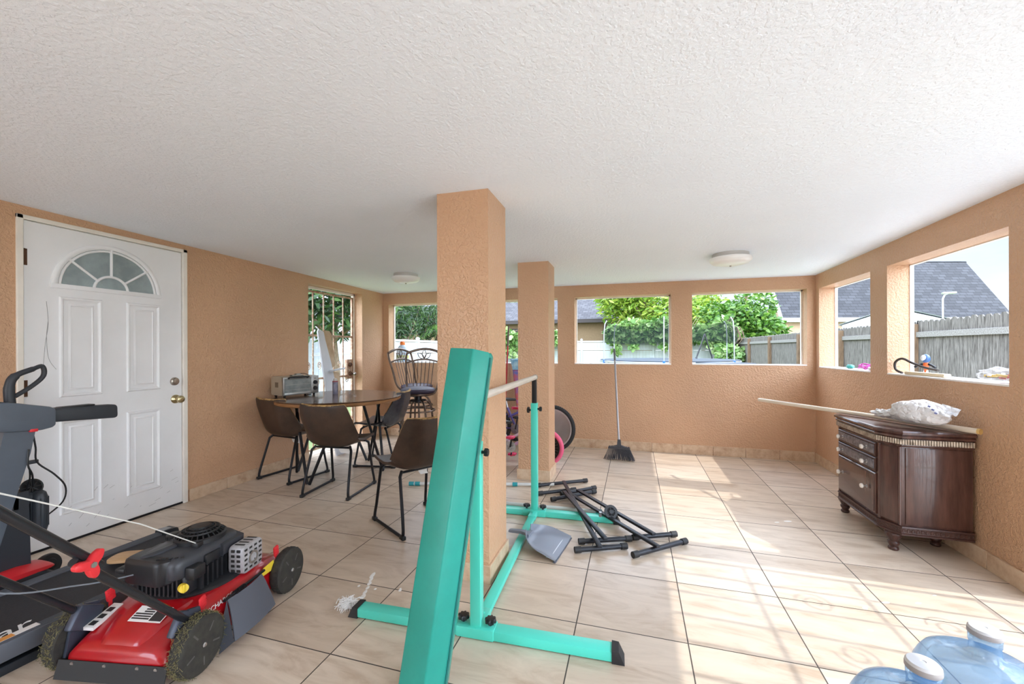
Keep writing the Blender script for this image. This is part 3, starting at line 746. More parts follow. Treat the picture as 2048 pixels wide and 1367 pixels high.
# white metal shed
M_CORR = pm('white_corrugated_metal', (196, 199, 206), 0.35, 0.1, rgb2=(172, 176, 184), vscale=3, stretch=(22, .2, 22))
sh = thing('garden_shed', 'small white metal shed roof peeking over the wooden fence', 'shed', (0, 0, 0), TH - R(43))
sh.location = Matrix.Rotation(TH, 3, 'Z') @ Vector((9.9, 10.65, -.15))
for sg in (-1, 1):
    m = MB(); n = 22
    for i in range(n):
        y0 = i * 2.0 / n; m.raw([(0, y0, 2.47), (sg * 1.15, y0, 2.05), (sg * 1.15, y0 + 1.0 / n, 2.03), (0, y0 + 1.0 / n, 2.45), (sg * 1.15, y0 + 2.0 / n, 2.05), (0, y0 + 2.0 / n, 2.47)], [(0, 1, 2, 3), (3, 2, 4, 5)])
    m.obj('roof_panel', M_CORR, sh)
m = MB(); m.prism([(-1.08, 0), (1.08, 0), (1.08, 2.03), (0, 2.42), (-1.08, 2.03)], .06, 1.9, 'XZ'); m.obj('wall', M_CORR, sh)
# lamp on a pole at the fence
lp = thing('solar_lamp', 'small garden lamp on a white pole above the wooden fence', 'lamp', (4.72, 8.25, -.15), 0)
m = MB(); m.tube([(0, 0, 0), (0, 0, 2.18), (.02, -.01, 2.24), (.06, -.03, 2.26)], .011, 8); m.obj('pole', M_FASC, lp)
m = MB(); m.prism([(-.02, -.04), (.14, -.07), (.15, .01), (.0, .04)], 2.25, 2.28, 'XY', None, .008); m.obj('lamp_head', pm('grey_green_plastic', (150, 160, 140), .4), lp)

# ------------------------------------------------------------------ trampoline
M_TBLUE = pm('blue_black_pad', (26, 40, 58), 0.6, rgb2=(14, 20, 30), vscale=4)
M_GALV = pm('galvanised_steel', (160, 164, 168), 0.4, 0.6)
M_NET = bpy.data.materials.new('black_net'); M_NET.use_nodes = True; nt = M_NET.node_tree; nt.nodes.clear()
o_ = N(nt, 'ShaderNodeOutputMaterial'); d_ = N(nt, 'ShaderNodeBsdfDiffuse'); d_.inputs[0].default_value = lin((34, 40, 40)); t2 = N(nt, 'ShaderNodeBsdfTransparent'); mx_ = N(nt, 'ShaderNodeMixShader'); mx_.inputs[0].default_value = .42
nt.links.new(t2.outputs[0], mx_.inputs[1]); nt.links.new(d_.outputs[0], mx_.inputs[2]); nt.links.new(mx_.outputs[0], o_.inputs[0])
tr = thing('trampoline', 'round trampoline with sagging black safety net in the back yard', 'trampoline', (.95, 13.35, -.15), 0)
RT = 1.98; ZM = .875 + .15
m = MB(); m.tube(arc_pts((0, 0, ZM), RT, 0, 2 * PI, 47)[:-1], .022, 8, closed=True); m.obj('frame_ring', M_GALV, tr)
m = MB(); m.lathe([(RT - .30, ZM + .03), (RT - .02, ZM + .05), (RT, ZM + .035), (RT - .3, ZM + .02)], 48); m.obj('edge_pad', M_TBLUE, tr)
m = MB(); m.lathe([(0, ZM + .008), (RT - .3, ZM + .012), (RT - .3, ZM + .004), (0, ZM)], 48); m.obj('jump_mat', M_BLACK, tr)
ptop = []
for i in range(6):
    a = R(-100 + 60 * i + 4); x, y = RT * math.cos(a), RT * math.sin(a)
    m = MB(); m.tube([(x, y, 0), (x, y, ZM), (x, y, ZM + .8), (x * .985, y * .985, ZM + 1.10), (x * .955, y * .955, ZM + 1.21)], .015, 8); m.obj('net_pole', M_GALV, tr); ptop.append((a, x * .96, y * .96))
    m = MB(); m.tube([(x * .93, y * .93, ZM - .02), (x * .95, y * .95, .02), (x * 1.0, y, .0)], .018, 8); m.obj('leg', M_GALV, tr)
    m = MB(); m.cyl((x, y, ZM - .06), (x, y, ZM + .05), .034, 10); m.obj('clamp', pm('blue_clamp', (40, 90, 190), .4), tr)
def netf(u, v):
    a = R(-96) + 2 * PI * u; ph = (u * 6) % 1.0; sag = .20 * math.sin(PI * ph) ** 1.0; r = RT * .955
    zt = ZM + 1.19 - sag; zb = ZM + .54 + .04 * math.sin(2 * PI * u * 3); return (r * math.cos(a), r * math.sin(a), zb + (zt - zb) * v)
m = MB(); m.shell(netf, 96, 3); m.obj('safety_net', M_NET, tr)
m = MB()
for a in (-58, -72):
    x, y = RT * .955 * math.cos(R(a)), RT * .955 * math.sin(R(a)); x2, y2 = RT * .955 * math.cos(R(-65)), RT * .955 * math.sin(R(-65))
    m.tube(smooth_path([(x2, y2, ZM + .75), ((x + x2) / 2, (y + y2) / 2, ZM + .42), (x, y, ZM + .12)], 5), [.02] * 10 + [.035], 6)
m.obj('net_strap', M_BLACK, tr)
# dark pool-like tabletop edge under the corner window view
pl = thing('patio_table', 'dark blue flat tabletop outside the corner window', 'table', (1.90, 9.95, -.15), R(16))
m = MB(); m.bx((-.49, -.35, 1.025), (.49, .35, 1.085), .01); m.obj('tabletop', M_TBLUE, pl)
for sx in (-.42, .42):
    for sy in (-.28, .28):
        m = MB(); m.tube([(sx, sy, 0), (sx, sy, 1.03)], .025, 8); m.obj('leg', M_GALV, pl)
# ------------------------------------------------------------------ dining table
M_TABLE = pm('dark_walnut_top', (112, 84, 66), 0.22, rgb2=(86, 62, 48), vscale=3.0, stretch=(3, 14, 3), coat=.3)
M_TEDGE = pm('oak_table_edge', (164, 118, 74), 0.45, rgb2=(138, 94, 56), vscale=4, stretch=(3, 3, 20))
TZ = .78
TCX, TCY = -2.875, 3.53
tb = thing('dining_table', 'round dark wood dining table with crossed black metal legs beside the wall', 'table', (TCX, TCY, 0), R(8))
m = MB(); m.lathe([(0, TZ - .012), (.595, TZ - .012), (.603, TZ - .008), (.605, TZ - .003), (.602, TZ), (0, TZ)], 72); m.obj('tabletop', M_TABLE, tb)
m = MB(); m.lathe([(0, TZ - .045), (.585, TZ - .045), (.597, TZ - .035), (.600, TZ - .0125), (0, TZ - .0125)], 72); m.obj('table_edge', M_TEDGE, tb)
for a in (-98, 12, 80, 190):
    ca, sa = math.cos(R(a)), math.sin(R(a)); f = Vector((.43 * ca, .43 * sa, .012)); m = MB()
    for s in (-1, 1):
        t0 = Vector((.40 * math.cos(R(a + s * 40)), .40 * math.sin(R(a + s * 40)), TZ - .05)); m.tube([t0, f + Vector((-sa, ca, 0)) * s * .012], .0135, 8)
    m.obj('leg', M_DMETAL, tb)
m = MB(); m.lathe([(.30, TZ - .062), (.30, TZ - .045), (.24, TZ - .045), (.24, TZ - .062), (.30, TZ - .062)], 40); m.obj('leg_ring', M_DMETAL, tb)

# ------------------------------------------------------------------ bucket chairs
def leather(name, rgb, rgb2, rough):
    return pm(name, rgb, rough, rgb2=rgb2, vscale=5, bump=.25, bscale=90)
M_LBR = leather('worn_brown_leather', (78, 60, 48), (54, 40, 32), .45)
M_LBK = leather('cracked_black_leather', (72, 74, 80), (44, 44, 50), .26)
M_PIPE = pm('frayed_golden_edge', (214, 180, 118), .8, rgb2=(132, 98, 64), vscale=26)
M_TAG = pm('white_paper_tag', (236, 234, 230), .8)
PROF = [(.235, .452), (.20, .462), (.12, .452), (.02, .436), (-.08, .430), (-.145, .442), (-.19, .480), (-.218, .54), (-.243, .62), (-.262, .70), (-.272, .765), (-.272, .785)]
WID = [.205, .222, .232, .236, .240, .243, .244, .243, .238, .230, .214, .196]
WING = [.012, .018, .022, .032, .06, .088, .098, .088, .07, .05, .038, .032]
def seat_fn(u, v):
    """u along the profile (front edge to top of back), v across"""
    n = len(PROF) - 1; f = u * n; i = min(int(f), n - 1); t = f - i
    def q(A): return A[i] * (1 - t) + A[i + 1] * t
    def cr(k):
        g = lambda j: PROF[max(0, min(n, j))][k]
        a, b, c, d = g(i - 1), g(i), g(i + 1), g(i + 2)
        return .5 * (2 * b + (c - a) * t + (2 * a - 5 * b + 4 * c - d) * t * t + (3 * b - a - 3 * c + d) * t ** 3)
    y, z = cr(0), cr(1); w_ = q(WID); g = q(WING); s = 2 * v - 1
    a = max(0.0, abs(s) - .25) / .75
    # wings rise up on the seat and forward on the back
    bk = min(1, max(0, (u - .36) / .22)); e = g * a * a
    return (math.copysign(abs(s) ** .95, s) * w_ * (1 - .03 * a), y + e * bk * 1.15, z + e * (1 - bk) * 1.0 + e * bk * .15)
def make_chair(label, mat):
    t_ = thing('dining_chair', label, 'chair', (0, 0, 0), 0, 'bucket chairs around the dining table')
    m = MB(); m.shell(lambda u, v: seat_fn(u, v), 34, 20, .018); m.obj('seat_shell', mat, t_, 60)
    rim = [seat_fn(1, j / 20) for j in range(21)]; m = MB()
    left = [seat_fn(1 - i / 34, 0) for i in range(12)]; right = [seat_fn(1 - i / 34, 1) for i in range(12)]
    m.tube([Vector(p) + Vector((0, -.008, 0)) for p in left[::-1] + rim[1:] + right[1:]], [.006] * 11 + [.011] * 22 + [.006] * 10, 8); m.obj('frayed_edge', M_PIPE, t_)
    for s in (-1, 1):
        m = MB()
        pts = [(s * .165, .13, .425), (s * .19, .155, .40)] + bez((s * .205, .20, .12), (s * .212, .22, .035), (s * .213, .225, .014), (s * .213, .19, .013), 6) + bez((s * .213, -.19, .013), (s * .213, -.225, .014), (s * .212, -.222, .035), (s * .205, -.20, .12), 6) + [(s * .185, -.125, .385), (s * .16, -.10, .415)]
        m.tube(pts, .0105, 10); m.obj('sled_leg', M_DMETAL, t_)
        for y in (-.212, .212):
            m = MB(); m.box((s * .213, y, .013), (.028, .05, .026), None, .006); m.obj('foot_pad', M_BLACK, t_)
    m = MB(); m.tube([(-.175, .13, .418), (.175, .13, .418)], .009, 8); m.obj('front_crossbar', M_DMETAL, t_)
    m = MB(); m.tube([(-.17, -.10, .405), (.17, -.10, .405)], .009, 8); m.obj('rear_crossbar', M_DMETAL, t_)
    m = MB(); m.shell(lambda u, v: (.02 + .09 * u + .012 * math.sin(7 * v), -.03 + .05 * v * u, .425 - .085 * v - .02 * u * v), 6, 6, .0008); m.obj('hanging_tag', M_TAG, t_)
    return t_
cB = make_chair('brown bucket chair with its back to us, at the middle of the table', M_LBR)
cB.location = (-2.515, 3.085, 0); cB.rotation_euler = (0, 0, R(6.5))
cA = dup(cB, (-3.245, 3.315, 0), R(-8), 'brown bucket chair nearest the tan wall, below the toaster oven')
cC = dup(cB, (-1.535, 2.685, 0), R(59), 'brown bucket chair partly hidden by the teal folded beam and pillar')
cD = make_chair('bucket chair with shiny cracked black leather seat facing the table', M_LBK)
cD.location = (-2.68, 3.98, 0); cD.rotation_euler = (0, 0, R(100))

# ------------------------------------------------------------------ bar stools
M_BRONZE = pm('bronze_metal', (112, 96, 86), 0.32, 0.75, rgb2=(84, 68, 60), vscale=20)
M_CUSH = pm('dark_purple_cushion', (58, 50, 70), 0.55, var=.1, bump=.2, bscale=200)
def stool(label, loc, rz):
    t_ = thing('bar_stool', label, 'bar stool', loc, rz, 'metal bar stools by the corner')
    m = MB(); m.lathe([(0, .715), (.185, .715), (.205, .728), (.212, .748), (.20, .768), (.15, .782), (.07, .788), (0, .789)], 40); m.obj('cushion', M_CUSH, t_)
    m = MB(); m.lathe([(0, .690), (.19, .690), (.20, .700), (.20, .714), (0, .714)], 40); m.obj('seat_plate', M_BRONZE, t_)
    m = MB(); m.cyl((0, 0, .60), (0, 0, .69), .045, 20); m.lathe([(.10, .615), (.10, .63), (0, .63), (0, .615)], 24); m.obj('swivel', M_DMETAL, t_)
    for a in (45, 135, 225, 315):
        ca, sa = math.cos(R(a)), math.sin(R(a)); m = MB()
        m.tube(bez((.07 * ca, .07 * sa, .625), (.16 * ca, .16 * sa, .62), (.19 * ca, .19 * sa, .52), (.20 * ca, .20 * sa, .42), 8) + [(.235 * ca, .235 * sa, .012)], .0125, 10); m.obj('leg', M_BRONZE, t_)
    m = MB(); m.tube(arc_pts((0, 0, .50), .205, 0, 2 * PI, 36)[:-1], .010, 8, closed=True); m.obj('ring_brace', M_BRONZE, t_)
    m = MB(); m.tube(arc_pts((0, 0, .25), .225, 0, 2 * PI, 36)[:-1], .010, 8, closed=True); m.obj('foot_ring', M_BRONZE, t_)
    # back, on the -y side ... built on +y
    for s in (-1, 1):
        m = MB(); m.tube(smooth_path([(s * .175, .10, .70), (s * .200, .175, .78), (s * .225, .225, .98), (s * .242, .27, 1.13), (s * .235, .29, 1.20)], 5), .0135, 10); m.obj('back_post', M_BRONZE, t_)
    def by(z): return .16 + (z - .72) * .265
    m = MB(); pts = [(-.235 + .47 * q / 20, by(1.20 + .055 * math.sin(PI * q / 20)), 1.20 + .055 * math.sin(PI * q / 20)) for q in range(21)]; m.tube(pts, .0165, 8); m.obj('top_rail', M_BRONZE, t_)
    m = MB(); pts = [(-.23 + .46 * q / 20, by(1.08), 1.075 + .045 * math.sin(PI * q / 20)) for q in range(21)]; m.tube(pts, .0115, 8); m.obj('mid_rail', M_BRONZE, t_)
    for k_ in range(6):
        x = -.13 + .26 * k_ / 5; m = MB(); m.tube([(x * .8, .15, .70), (x * .9, by(.80), .82), (x, by(1.09), 1.10)], .0055, 7); m.obj('spindle', M_BRONZE, t_)
    for k_, (a, l) in enumerate(((-48, .115), (0, .125), (48, .115))):
        m = MB(); bx_, bz = 0, 1.125; d = Vector((math.sin(R(a)), 0, math.cos(R(a)))); sd = Vector((d.z, 0, -d.x)); L1 = []; L2 = []
        for q in range(11):
            s_ = q / 10; wv = .026 * math.sin(PI * s_); p = Vector((bx_, by(bz) + .004, bz)) + d * l * s_ * (1 if a == 0 else 1.0); L1.append(p + sd * wv); L2.append(p - sd * wv)
        m.tube(L1 + L2[::-1][1:-1], .0052, 6, closed=True); m.obj('leaf_ornament', M_BRONZE, t_)
    return t_
s1 = stool('metal bar stool with dark cushion nearest the big pillar', (-2.56, 4.55, 0), R(12))
s2 = dup(s1, (-2.83, 5.0, 0), R(82), 'metal bar stool standing behind the other stool in the corner')

# ------------------------------------------------------------------ things on the table
M_TBEI = pm('beige_grey_plastic', (176, 164, 144), .5); M_ALU = pm('brushed_aluminium', (160, 161, 158), .35, .8, var=.06, vscale=4, stretch=(1, 30, 30))
M_OGLASS = pm('smoky_oven_glass', (112, 122, 124), .08, .0, rgb2=(150, 160, 160), vscale=9, spec=.8)
to = thing('toaster_oven', 'silver and beige toaster oven standing on the round table', 'toaster oven', (-3.315, 3.405, TZ), R(-14.5 + 90 - 0.0))
# local: x along the front to the viewer's right, -y is the front
W2, Dp, H0, H1 = .185, .105, .022, .205
m = MB(); m.prism(round_poly([(-Dp + .012, H0), (Dp, H0), (Dp, H1), (-Dp + .03, H1)], .02), -W2, W2, 'YZ'); m.obj('body', M_TBEI, to)
m = MB(); m.bx((-W2 - .003, -Dp - .004, H0), (-W2 + .012, -Dp + .02, H1 - .004), .004); m.bx((.105, -Dp - .004, H0), (W2 + .003, -Dp + .02, H1 - .002), .006); m.bx((-W2, -Dp - .003, H0), (.105, -Dp + .016, H0 + .026), .003); m.bx((-W2, -Dp - .003, H1 - .026), (.105, -Dp + .016, H1 - .004), .003); m.obj('front_frame', M_ALU, to)
m = MB(); m.bx((-W2 + .012, -Dp - .001, H0 + .026), (.105, -Dp + .004, H1 - .026)); m.obj('glass_door', M_OGLASS, to)
m = MB(); m.tube([(-W2 + .05, -Dp, H1 - .018), (-W2 + .05, -Dp - .03, H1 - .006), (.06, -Dp - .03, H1 - .006), (.06, -Dp, H1 - .018)], .007, 8); m.obj('door_handle', M_BLACK, to)
for z in (.075, .125):
    m = MB()
    for q in range(9): m.tube([(-W2 + .02, -Dp - .002 + .001 * q, z), (.10, -Dp - .002 + .001 * q, z)], .0016, 4)
    m.obj('rack', M_STEEL, to)
for z in (.075, .135):
    m = MB(); Mk = Matrix.Translation((.145, -Dp - .004, z)) @ Matrix.Rotation(R(90), 4, 'X'); m.lathe([(.021, 0), (.020, .012), (.017, .018), (0, .018)], 20, Mk); m.box((.145, -Dp - .024, z), (.005, .006, .032), (0, .5, 0)); m.obj('knob', M_BLACK, to)
m = MB(); m.bx((.135, -Dp - .006, .172), (.155, -Dp - .003, .177)); m.obj('indicator', M_BLACK, to)
for sx in (-W2 + .03, W2 - .03):
    for sy in (-Dp + .03, Dp - .03):
        m = MB(); m.lathe([(.010, 0), (.014, .022), (0, .022)], 12, Matrix.Translation((sx, sy, 0))); m.obj('foot', M_BLACK, to)
m = MB(); m.bx((-W2 - .0015, -.02, .10), (-W2, .035, .15)); m.obj('side_vent', pm('brown_vent', (120, 104, 88), .6), to)
m = MB(); m.bx((-.06, -.05, H1), (.06, .0, H1 + .012), .004); m.bx((.0, -.02, H1 + .008), (.05, .02, H1 + .022), .004); m.obj('tray_lid', M_ALU, to)
cd = MB(); cd.tube(smooth_path([(.02, .03, H1 + .01), (.10, .03, H1 + .018), (.19, .05, H1 - .01), (.235, .05, .13), (.225, .02, .05), (.17, .0, .006), (.12, -.01, .005)], 7), .0035, 6); cd.obj('power_cord', M_BLACK, to)
sp = thing('spray_can', 'grey spray can with a red rim on the round table', 'spray can', (-3.04, 3.66, TZ), 0)
m = MB(); m.lathe([(0, 0), (.027, 0), (.028, .004), (.028, .128), (.026, .132), (0, .132)], 24); m.obj('can', pm('grey_can_label', (110, 108, 128), .35, .3, rgb2=(140, 138, 152), vscale=30), sp)
m = MB(); m.lathe([(.0265, .1265), (.0283, .1275), (.0283, .136), (.0255, .139), (0, .139)], 24); m.obj('rim', pm('dusty_red', (150, 70, 82), .4), sp)
m = MB(); m.lathe([(.020, .139), (.020, .156), (.014, .166), (0, .168)], 20); m.obj('cap', pm('pale_cap', (190, 186, 182), .4), sp)

# broken panel leaning in the barred gate
M_PANEL = pm('bluish_white_board', (214, 218, 226), .6, var=.05, vscale=3); M_BEIGE = pm('raw_beige_fibreboard', (206, 184, 156), .85, rgb2=(182, 156, 126), vscale=6)
pn = thing('broken_shelf', 'broken white board with beige backing leaning in the barred gate', 'board', (-3.36, 4.06, .0), 0)
tilt = Matrix.Rotation(R(-8.6), 4, 'Y')
def PT(v): return tilt @ Vector(v)
m = MB(); m.T = tilt; m.prism([(0, .0), (.16, .0), (.15, .62), (.115, 1.05), (.055, 1.38), (.045, 1.48), (-.03, 1.51), (-.05, 1.48), (-.03, .6)], -.009, .009, 'YZ'); m.obj('white_board', M_PANEL, pn)
m = MB(); m.T = tilt; m.prism([(.06, 1.10), (.13, 1.03), (.20, 1.08), (.20, 1.46), (.17, 1.50), (.03, 1.50), (.055, 1.38)], -.035, -.015, 'YZ'); m.prism([(.13, .45), (.28, .40), (.25, .98), (.14, 1.0)], -.04, -.02, 'YZ'); m.obj('beige_board', M_BEIGE, pn)
m = MB(); m.T = tilt; m.box((.02, .155, 1.01), (.11, .22, .018), (.10, .0, 0), .003); m.obj('ledge', M_PANEL, pn)

# ------------------------------------------------------------------ detergent bottle on the sill
M_DET = pm('milky_clear_plastic', (206, 220, 232), .3, rgb2=(180, 204, 226), vscale=12)
db = thing('detergent_bottle', 'white and blue detergent bottle with orange cap on the far-left sill', 'bottle', (-3.27, 5.365, 1.066), R(20))
def oval(rx, ry, z, n=24): return [(rx * math.cos(2 * PI * i / n), ry * math.sin(2 * PI * i / n), z) for i in range(n)]
m = MB(); m.loft([oval(.088, .05, 0), oval(.095, .055, .012), oval(.093, .055, .11), oval(.085, .052, .17), oval(.066, .045, .215), oval(.045, .038, .24), oval(.03, .03, .25)]); m.obj('body', M_DET, db)
m = MB(); m.loft([oval(.0955, .0555, .022), oval(.0945, .0556, .10)], True); m.obj('label', pm('blue_yellow_label', (70, 150, 215), .4, rgb2=(226, 220, 90), vscale=16), db)
m = MB(); m.lathe([(.036, .25), (.036, .285), (.030, .29), (.030, .302), (0, .302)], 20); m.obj('cap', pm('orange_cap', (232, 120, 40), .4), db)

# ------------------------------------------------------------------ broom
br = thing('broom', 'upright broom with grey fan bristles leaning on the back wall', 'broom', (-.165, 4.78, 0), R(-4))
lean = Vector((-.105, .475, 1.10)).normalized()
m = MB(); m.tube([(0, 0, .165), Vector((0, 0, .165)) + lean * .60, Vector((0, 0, .165)) + lean * 1.18], .0115, 12); m.obj('handle', pm('grey_metal_pole', (172, 170, 172), .35, .5), br)
m = MB(); e = Vector((0, 0, .165)) + lean * 1.03; m.tube([e, e + lean * .15], .0125, 12); m.obj('handle_cap', pm('dark_grey_grip', (92, 94, 98), .5), br)
m = MB(); m.loft([[(x * s, y * t, z) for x, y in ((-1, -1), (1, -1), (1, 1), (-1, 1))] for s, t, z in ((.118, .022, .128), (.118, .024, .142), (.07, .02, .152), (.022, .018, .168), (.018, .016, .21), (.016, .015, .23))]); 
for i in range(9): m.bx((-.105 + .026 * i - .009, -.026, .146 - .0), (-.105 + .026 * i + .009, .026, .162 - abs(i - 4) * .0025), .004)
m.obj('head', pm('broom_grey', (66, 68, 74), .5), br)
m = MB(); rg = random.Random(8)
for i in range(34):
    for j in range(4):
        s = -1 + 2 * i / 33; y0 = -.018 + .012 * j; x1 = s * .168 + rg.uniform(-.004, .004); m.tube([(s * .112, y0, .135), (s * .135, y0 * 1.1, .08), (x1, y0 * 1.5 + rg.uniform(-.006, .006), .002 + rg.uniform(0, .006) + .0 * abs(s))], .0026, 4)
o = m.obj('bristles', pm('charcoal_bristles', (70, 72, 80), .6, var=.3, vscale=60), br)

# ------------------------------------------------------------------ red mop and folded sunshade at the back wall
mp_ = thing('mop', 'red-handled mop leaning against the back wall between the pillars', 'mop', (-1.60, 5.10, 0), 0)
m = MB(); m.tube([(-.02, -.02, .10), (-.01, .14, 1.29)], .0105, 10); m.obj('handle', pm('red_pole', (196, 44, 50), .4), mp_)
m = MB(); m.tube([(-.01, .14, 1.29), (-.004, .168, 1.56)], .0125, 10); m.obj('grip', pm('brown_grey_grip', (112, 92, 86), .5), mp_)
m = MB(); rg = random.Random(2)
for i in range(40):
    a = rg.uniform(0, 2 * PI); m.tube([(-.02, -.02, .12), (-.02 + .05 * math.cos(a), -.02 + .04 * math.sin(a), .07), (-.02 + .10 * math.cos(a), -.02 + .08 * math.sin(a), .006)], .006, 5)
m.obj('mop_head', pm('grey_mop_yarn', (196, 192, 186), .9), mp_)
um = thing('folded_sunshade', 'blue and orange folded sunshade standing between the pillars by the window', 'umbrella', (-1.42, 5.14, 0), 0)
def umb(z0, z1, r0, r1, ph):
    return [[(rr * (1 + .22 * math.sin(5 * a + ph)) * math.cos(a), rr * (1 + .22 * math.sin(5 * a + ph)) * math.sin(a) * .75, z) for a in [2 * PI * i / 30 for i in range(30)]] for rr, z in ((r0, z0), ((r0 * .45 + r1 * .55), z0 + (z1 - z0) * .5), (r1, z1))]
m = MB(); m.loft(umb(.34, .98, .022, .085, 0)); m.obj('orange_canopy', pm('orange_cloth', (226, 96, 48), .8, rgb2=(70, 120, 200), vscale=9), um)
m = MB(); m.loft(umb(.985, 1.12, .09, .12, .4)); m.obj('blue_canopy', pm('blue_white_cloth', (80, 160, 210), .8, rgb2=(190, 224, 236), vscale=14), um)
m = MB(); m.tube([(0, 0, 0), (0, 0, .36)], .012, 10); m.obj('pole', M_GALV, um)

# ------------------------------------------------------------------ dustpan
M_DP = pm('blue_grey_plastic', (128, 134, 146), .35)
dp = thing('dustpan', 'grey dustpan lying on the floor against the teal bar', 'dustpan', (-.425, 2.545, 0), R(-7.5))
def pan(u, v):
    s = 2 * v - 1; x = -.235 * u; hw = .175 * (1 - .05 * u) * math.sqrt(1 - .94 * max(0, (u - .42) / .58) ** 2); a = abs(s)
    return (x, s * hw, .006 + .035 * u + (.050 * (.15 + .85 * u)) * a ** 6 + .018 * max(0, (u - .8) / .2) ** 2)
m = MB(); m.shell(pan, 22, 24, .0035); m.obj('pan', M_DP, dp)
m = MB(); m.bx((-.012, -.175, .0), (.006, .175, .008), .003); m.obj('rubber_lip', pm('dark_lip', (88, 92, 104), .5), dp)
m = MB(); m.bx((-.062, -.150, .0125), (-.034, .150, .0155), .001); m.obj('shiny_band', pm('pale_band', (196, 200, 208), .25), dp)
m = MB(); m.loft([[(x, y * w_, z + h * q) for y, q in ((-1, -.6), (-.8, .5), (0, 1), (.8, .5), (1, -.6), (0, -.2))] for x, w_, z, h in ((-.215, .052, .062, .012), (-.245, .024, .066, .014), (-.28, .020, .068, .014), (-.355, .019, .062, .012), (-.368, .017, .060, .009))]); m.obj('handle', M_DP, dp)

# ------------------------------------------------------------------ teal gymnastics bar
M_TEAL = pm('teal_enamel', (84, 214, 194), .32); M_CAP = pm('black_rubber_cap', (38, 38, 40), .6)
kb = thing('gymnastics_bar', 'teal gymnastics kip bar frame standing around the large pillar', 'gymnastics bar', (-.665, 1.69, 0), R(2.4))
def foot(y, x0, x1):
    m = MB(); m.bx((x0 + .045, y - .032, .004), (x1 - .045, y + .032, .044), .004); m.obj('foot_beam', M_TEAL, kb)
    m = MB(); m.bx((-.085, y - .036, .003), (.085, y + .036, .048), .003); m.obj('sleeve', M_TEAL, kb)
    for xa, xb in ((x0, x0 + .05), (x1, x1 - .05)):
        m = MB(); m.loft([[(xb, y - .035, 0), (xb, y + .035, 0), (xb, y + .035, .048), (xb, y - .035, .048)], [(xa, y - .035, 0), (xa, y + .035, 0), (xa + (xb - xa) * .45, y + .032, .048), (xa + (xb - xa) * .45, y - .032, .048)]]); m.obj('end_cap', M_CAP, kb)
    for sx in (-.062, .062): knob((sx, y + .002, .048), (0, 0, 1))
def knob(p, d, r=.023):
    M_ = Matrix.Translation(p) @ Vector(d).to_track_quat('Z', 'Y').to_matrix().to_4x4(); m = MB(); n = 48
    m.lathe([(.007, 0), (.007, .018)], 10, M_)
    prof = [(.4, .012), (.95, .014), (1, .018), (1, .027), (.9, .031), (.5, .033)]
    m.loft([[(r * f * (1 + .13 * math.cos(8 * 2 * PI * i / n)) * math.cos(2 * PI * i / n), r * f * (1 + .13 * math.cos(8 * 2 * PI * i / n)) * math.sin(2 * PI * i / n), z) for i in range(n)] for f, z in prof], True, M_)
    m.obj('knob', M_BLACK, kb)
foot(0.0, -.625, .625); foot(1.335, -.625, .625)
m = MB(); m.bx((-.024, .03, .012), (.024, 1.305, .040), .003); m.obj('base_rail', M_TEAL, kb)
for y in (.075, 1.26):
    m = MB(); m.bx((-.027, y - .05, .010), (.027, y + .05, .043), .003); m.cyl((0, y + .01, .043), (0, y + .01, .049), .009, 12); m.obj('joint_bracket', M_TEAL, kb)
for y in (0.0, 1.335):
    m = MB(); m.bx((-.024, y - .024, .046), (.024, y + .024, .845), .004); m.obj('upright', M_TEAL, kb)
    m = MB(); m.bx((-.017, y - .017, .84), (.017, y + .017, 1.015), .003); m.obj('inner_post', M_BLACK, kb)
    knob((-.024, y, .79), (-1, 0, 0), .02); knob((.024, y, .80), (1, 0, 0), .016)
m = MB(); m.tube([(0, -.03, 1.035), (0, 1.365, 1.035)], .019, 20); m.obj('grip_bar', pm('pale_wood_bar', (216, 208, 198), .35, rgb2=(196, 186, 174), vscale=6, stretch=(20, 1, 20)), kb)
for y in (-.028, 1.35):
    m = MB(); m.tube([(0, y, 1.035), (0, y + .016, 1.035)], .0215, 20); m.obj('bar_end', M_STEEL, kb)

# ------------------------------------------------------------------ folded balance beam leaning on the bar
M_TVIN = pm('teal_vinyl', (30, 152, 138), .36, var=.10, vscale=5, bump=.12, bscale=14, bdist=.01)
p0 = Vector((-.742, 1.345, .0)); p1 = Vector((-.640, 1.585, 1.238))
ax = (p1 - p0); BL = ax.length; ax.normalize()
q = ax.to_track_quat('Z', 'Y')
bm_ = thing('balance_beam', 'folded teal foam balance beam leaning upright on the gymnastics bar', 'balance beam', p0, 0)
bm_.rotation_mode = 'QUATERNION'; bm_.rotation_quaternion = q @ Euler((0, 0, R(-34))).to_quaternion() if False else q
# orient: local x,y after to_track_quat, spin found so the ridge faces the camera
loc_x = q @ Vector((1, 0, 0)); spin = -math.atan2(loc_x.y, loc_x.x) + R(-12)
bm_.rotation_quaternion = q @ Euler((0, 0, spin)).to_quaternion()
def half(name, sg):
    a, b, t0, t1 = .056, .090, .006, .078
    poly = round_poly([(-b, sg * t0), (b, sg * t0), (a, sg * t1), (-a, sg * t1)], .006, 3); m = MB()
    rings = []
    for z, s in ((0.03, .96), (.036, 1), (.4, 1.004), (.8, 1.0), (BL - .006, 1), (BL, .965)): rings.append([(x * s, (y - sg * .04) * s + sg * .04, z) for x, y in poly])
    m.loft(rings); return m.obj(name, M_TVIN, bm_)
half('beam_half', -1); half('beam_half', 1)
m = MB(); m.bx((-.089, -.007, .035), (.089, .007, BL - .004), .002); m.obj('fold_strip', pm('teal_webbing', (34, 150, 138), .6), bm_)
m = MB(); m.tube([(.092, 0, .04), (.092, 0, BL - .02)], .004, 6); m.obj('zip', pm('dark_teal_zip', (20, 110, 104), .5), bm_)
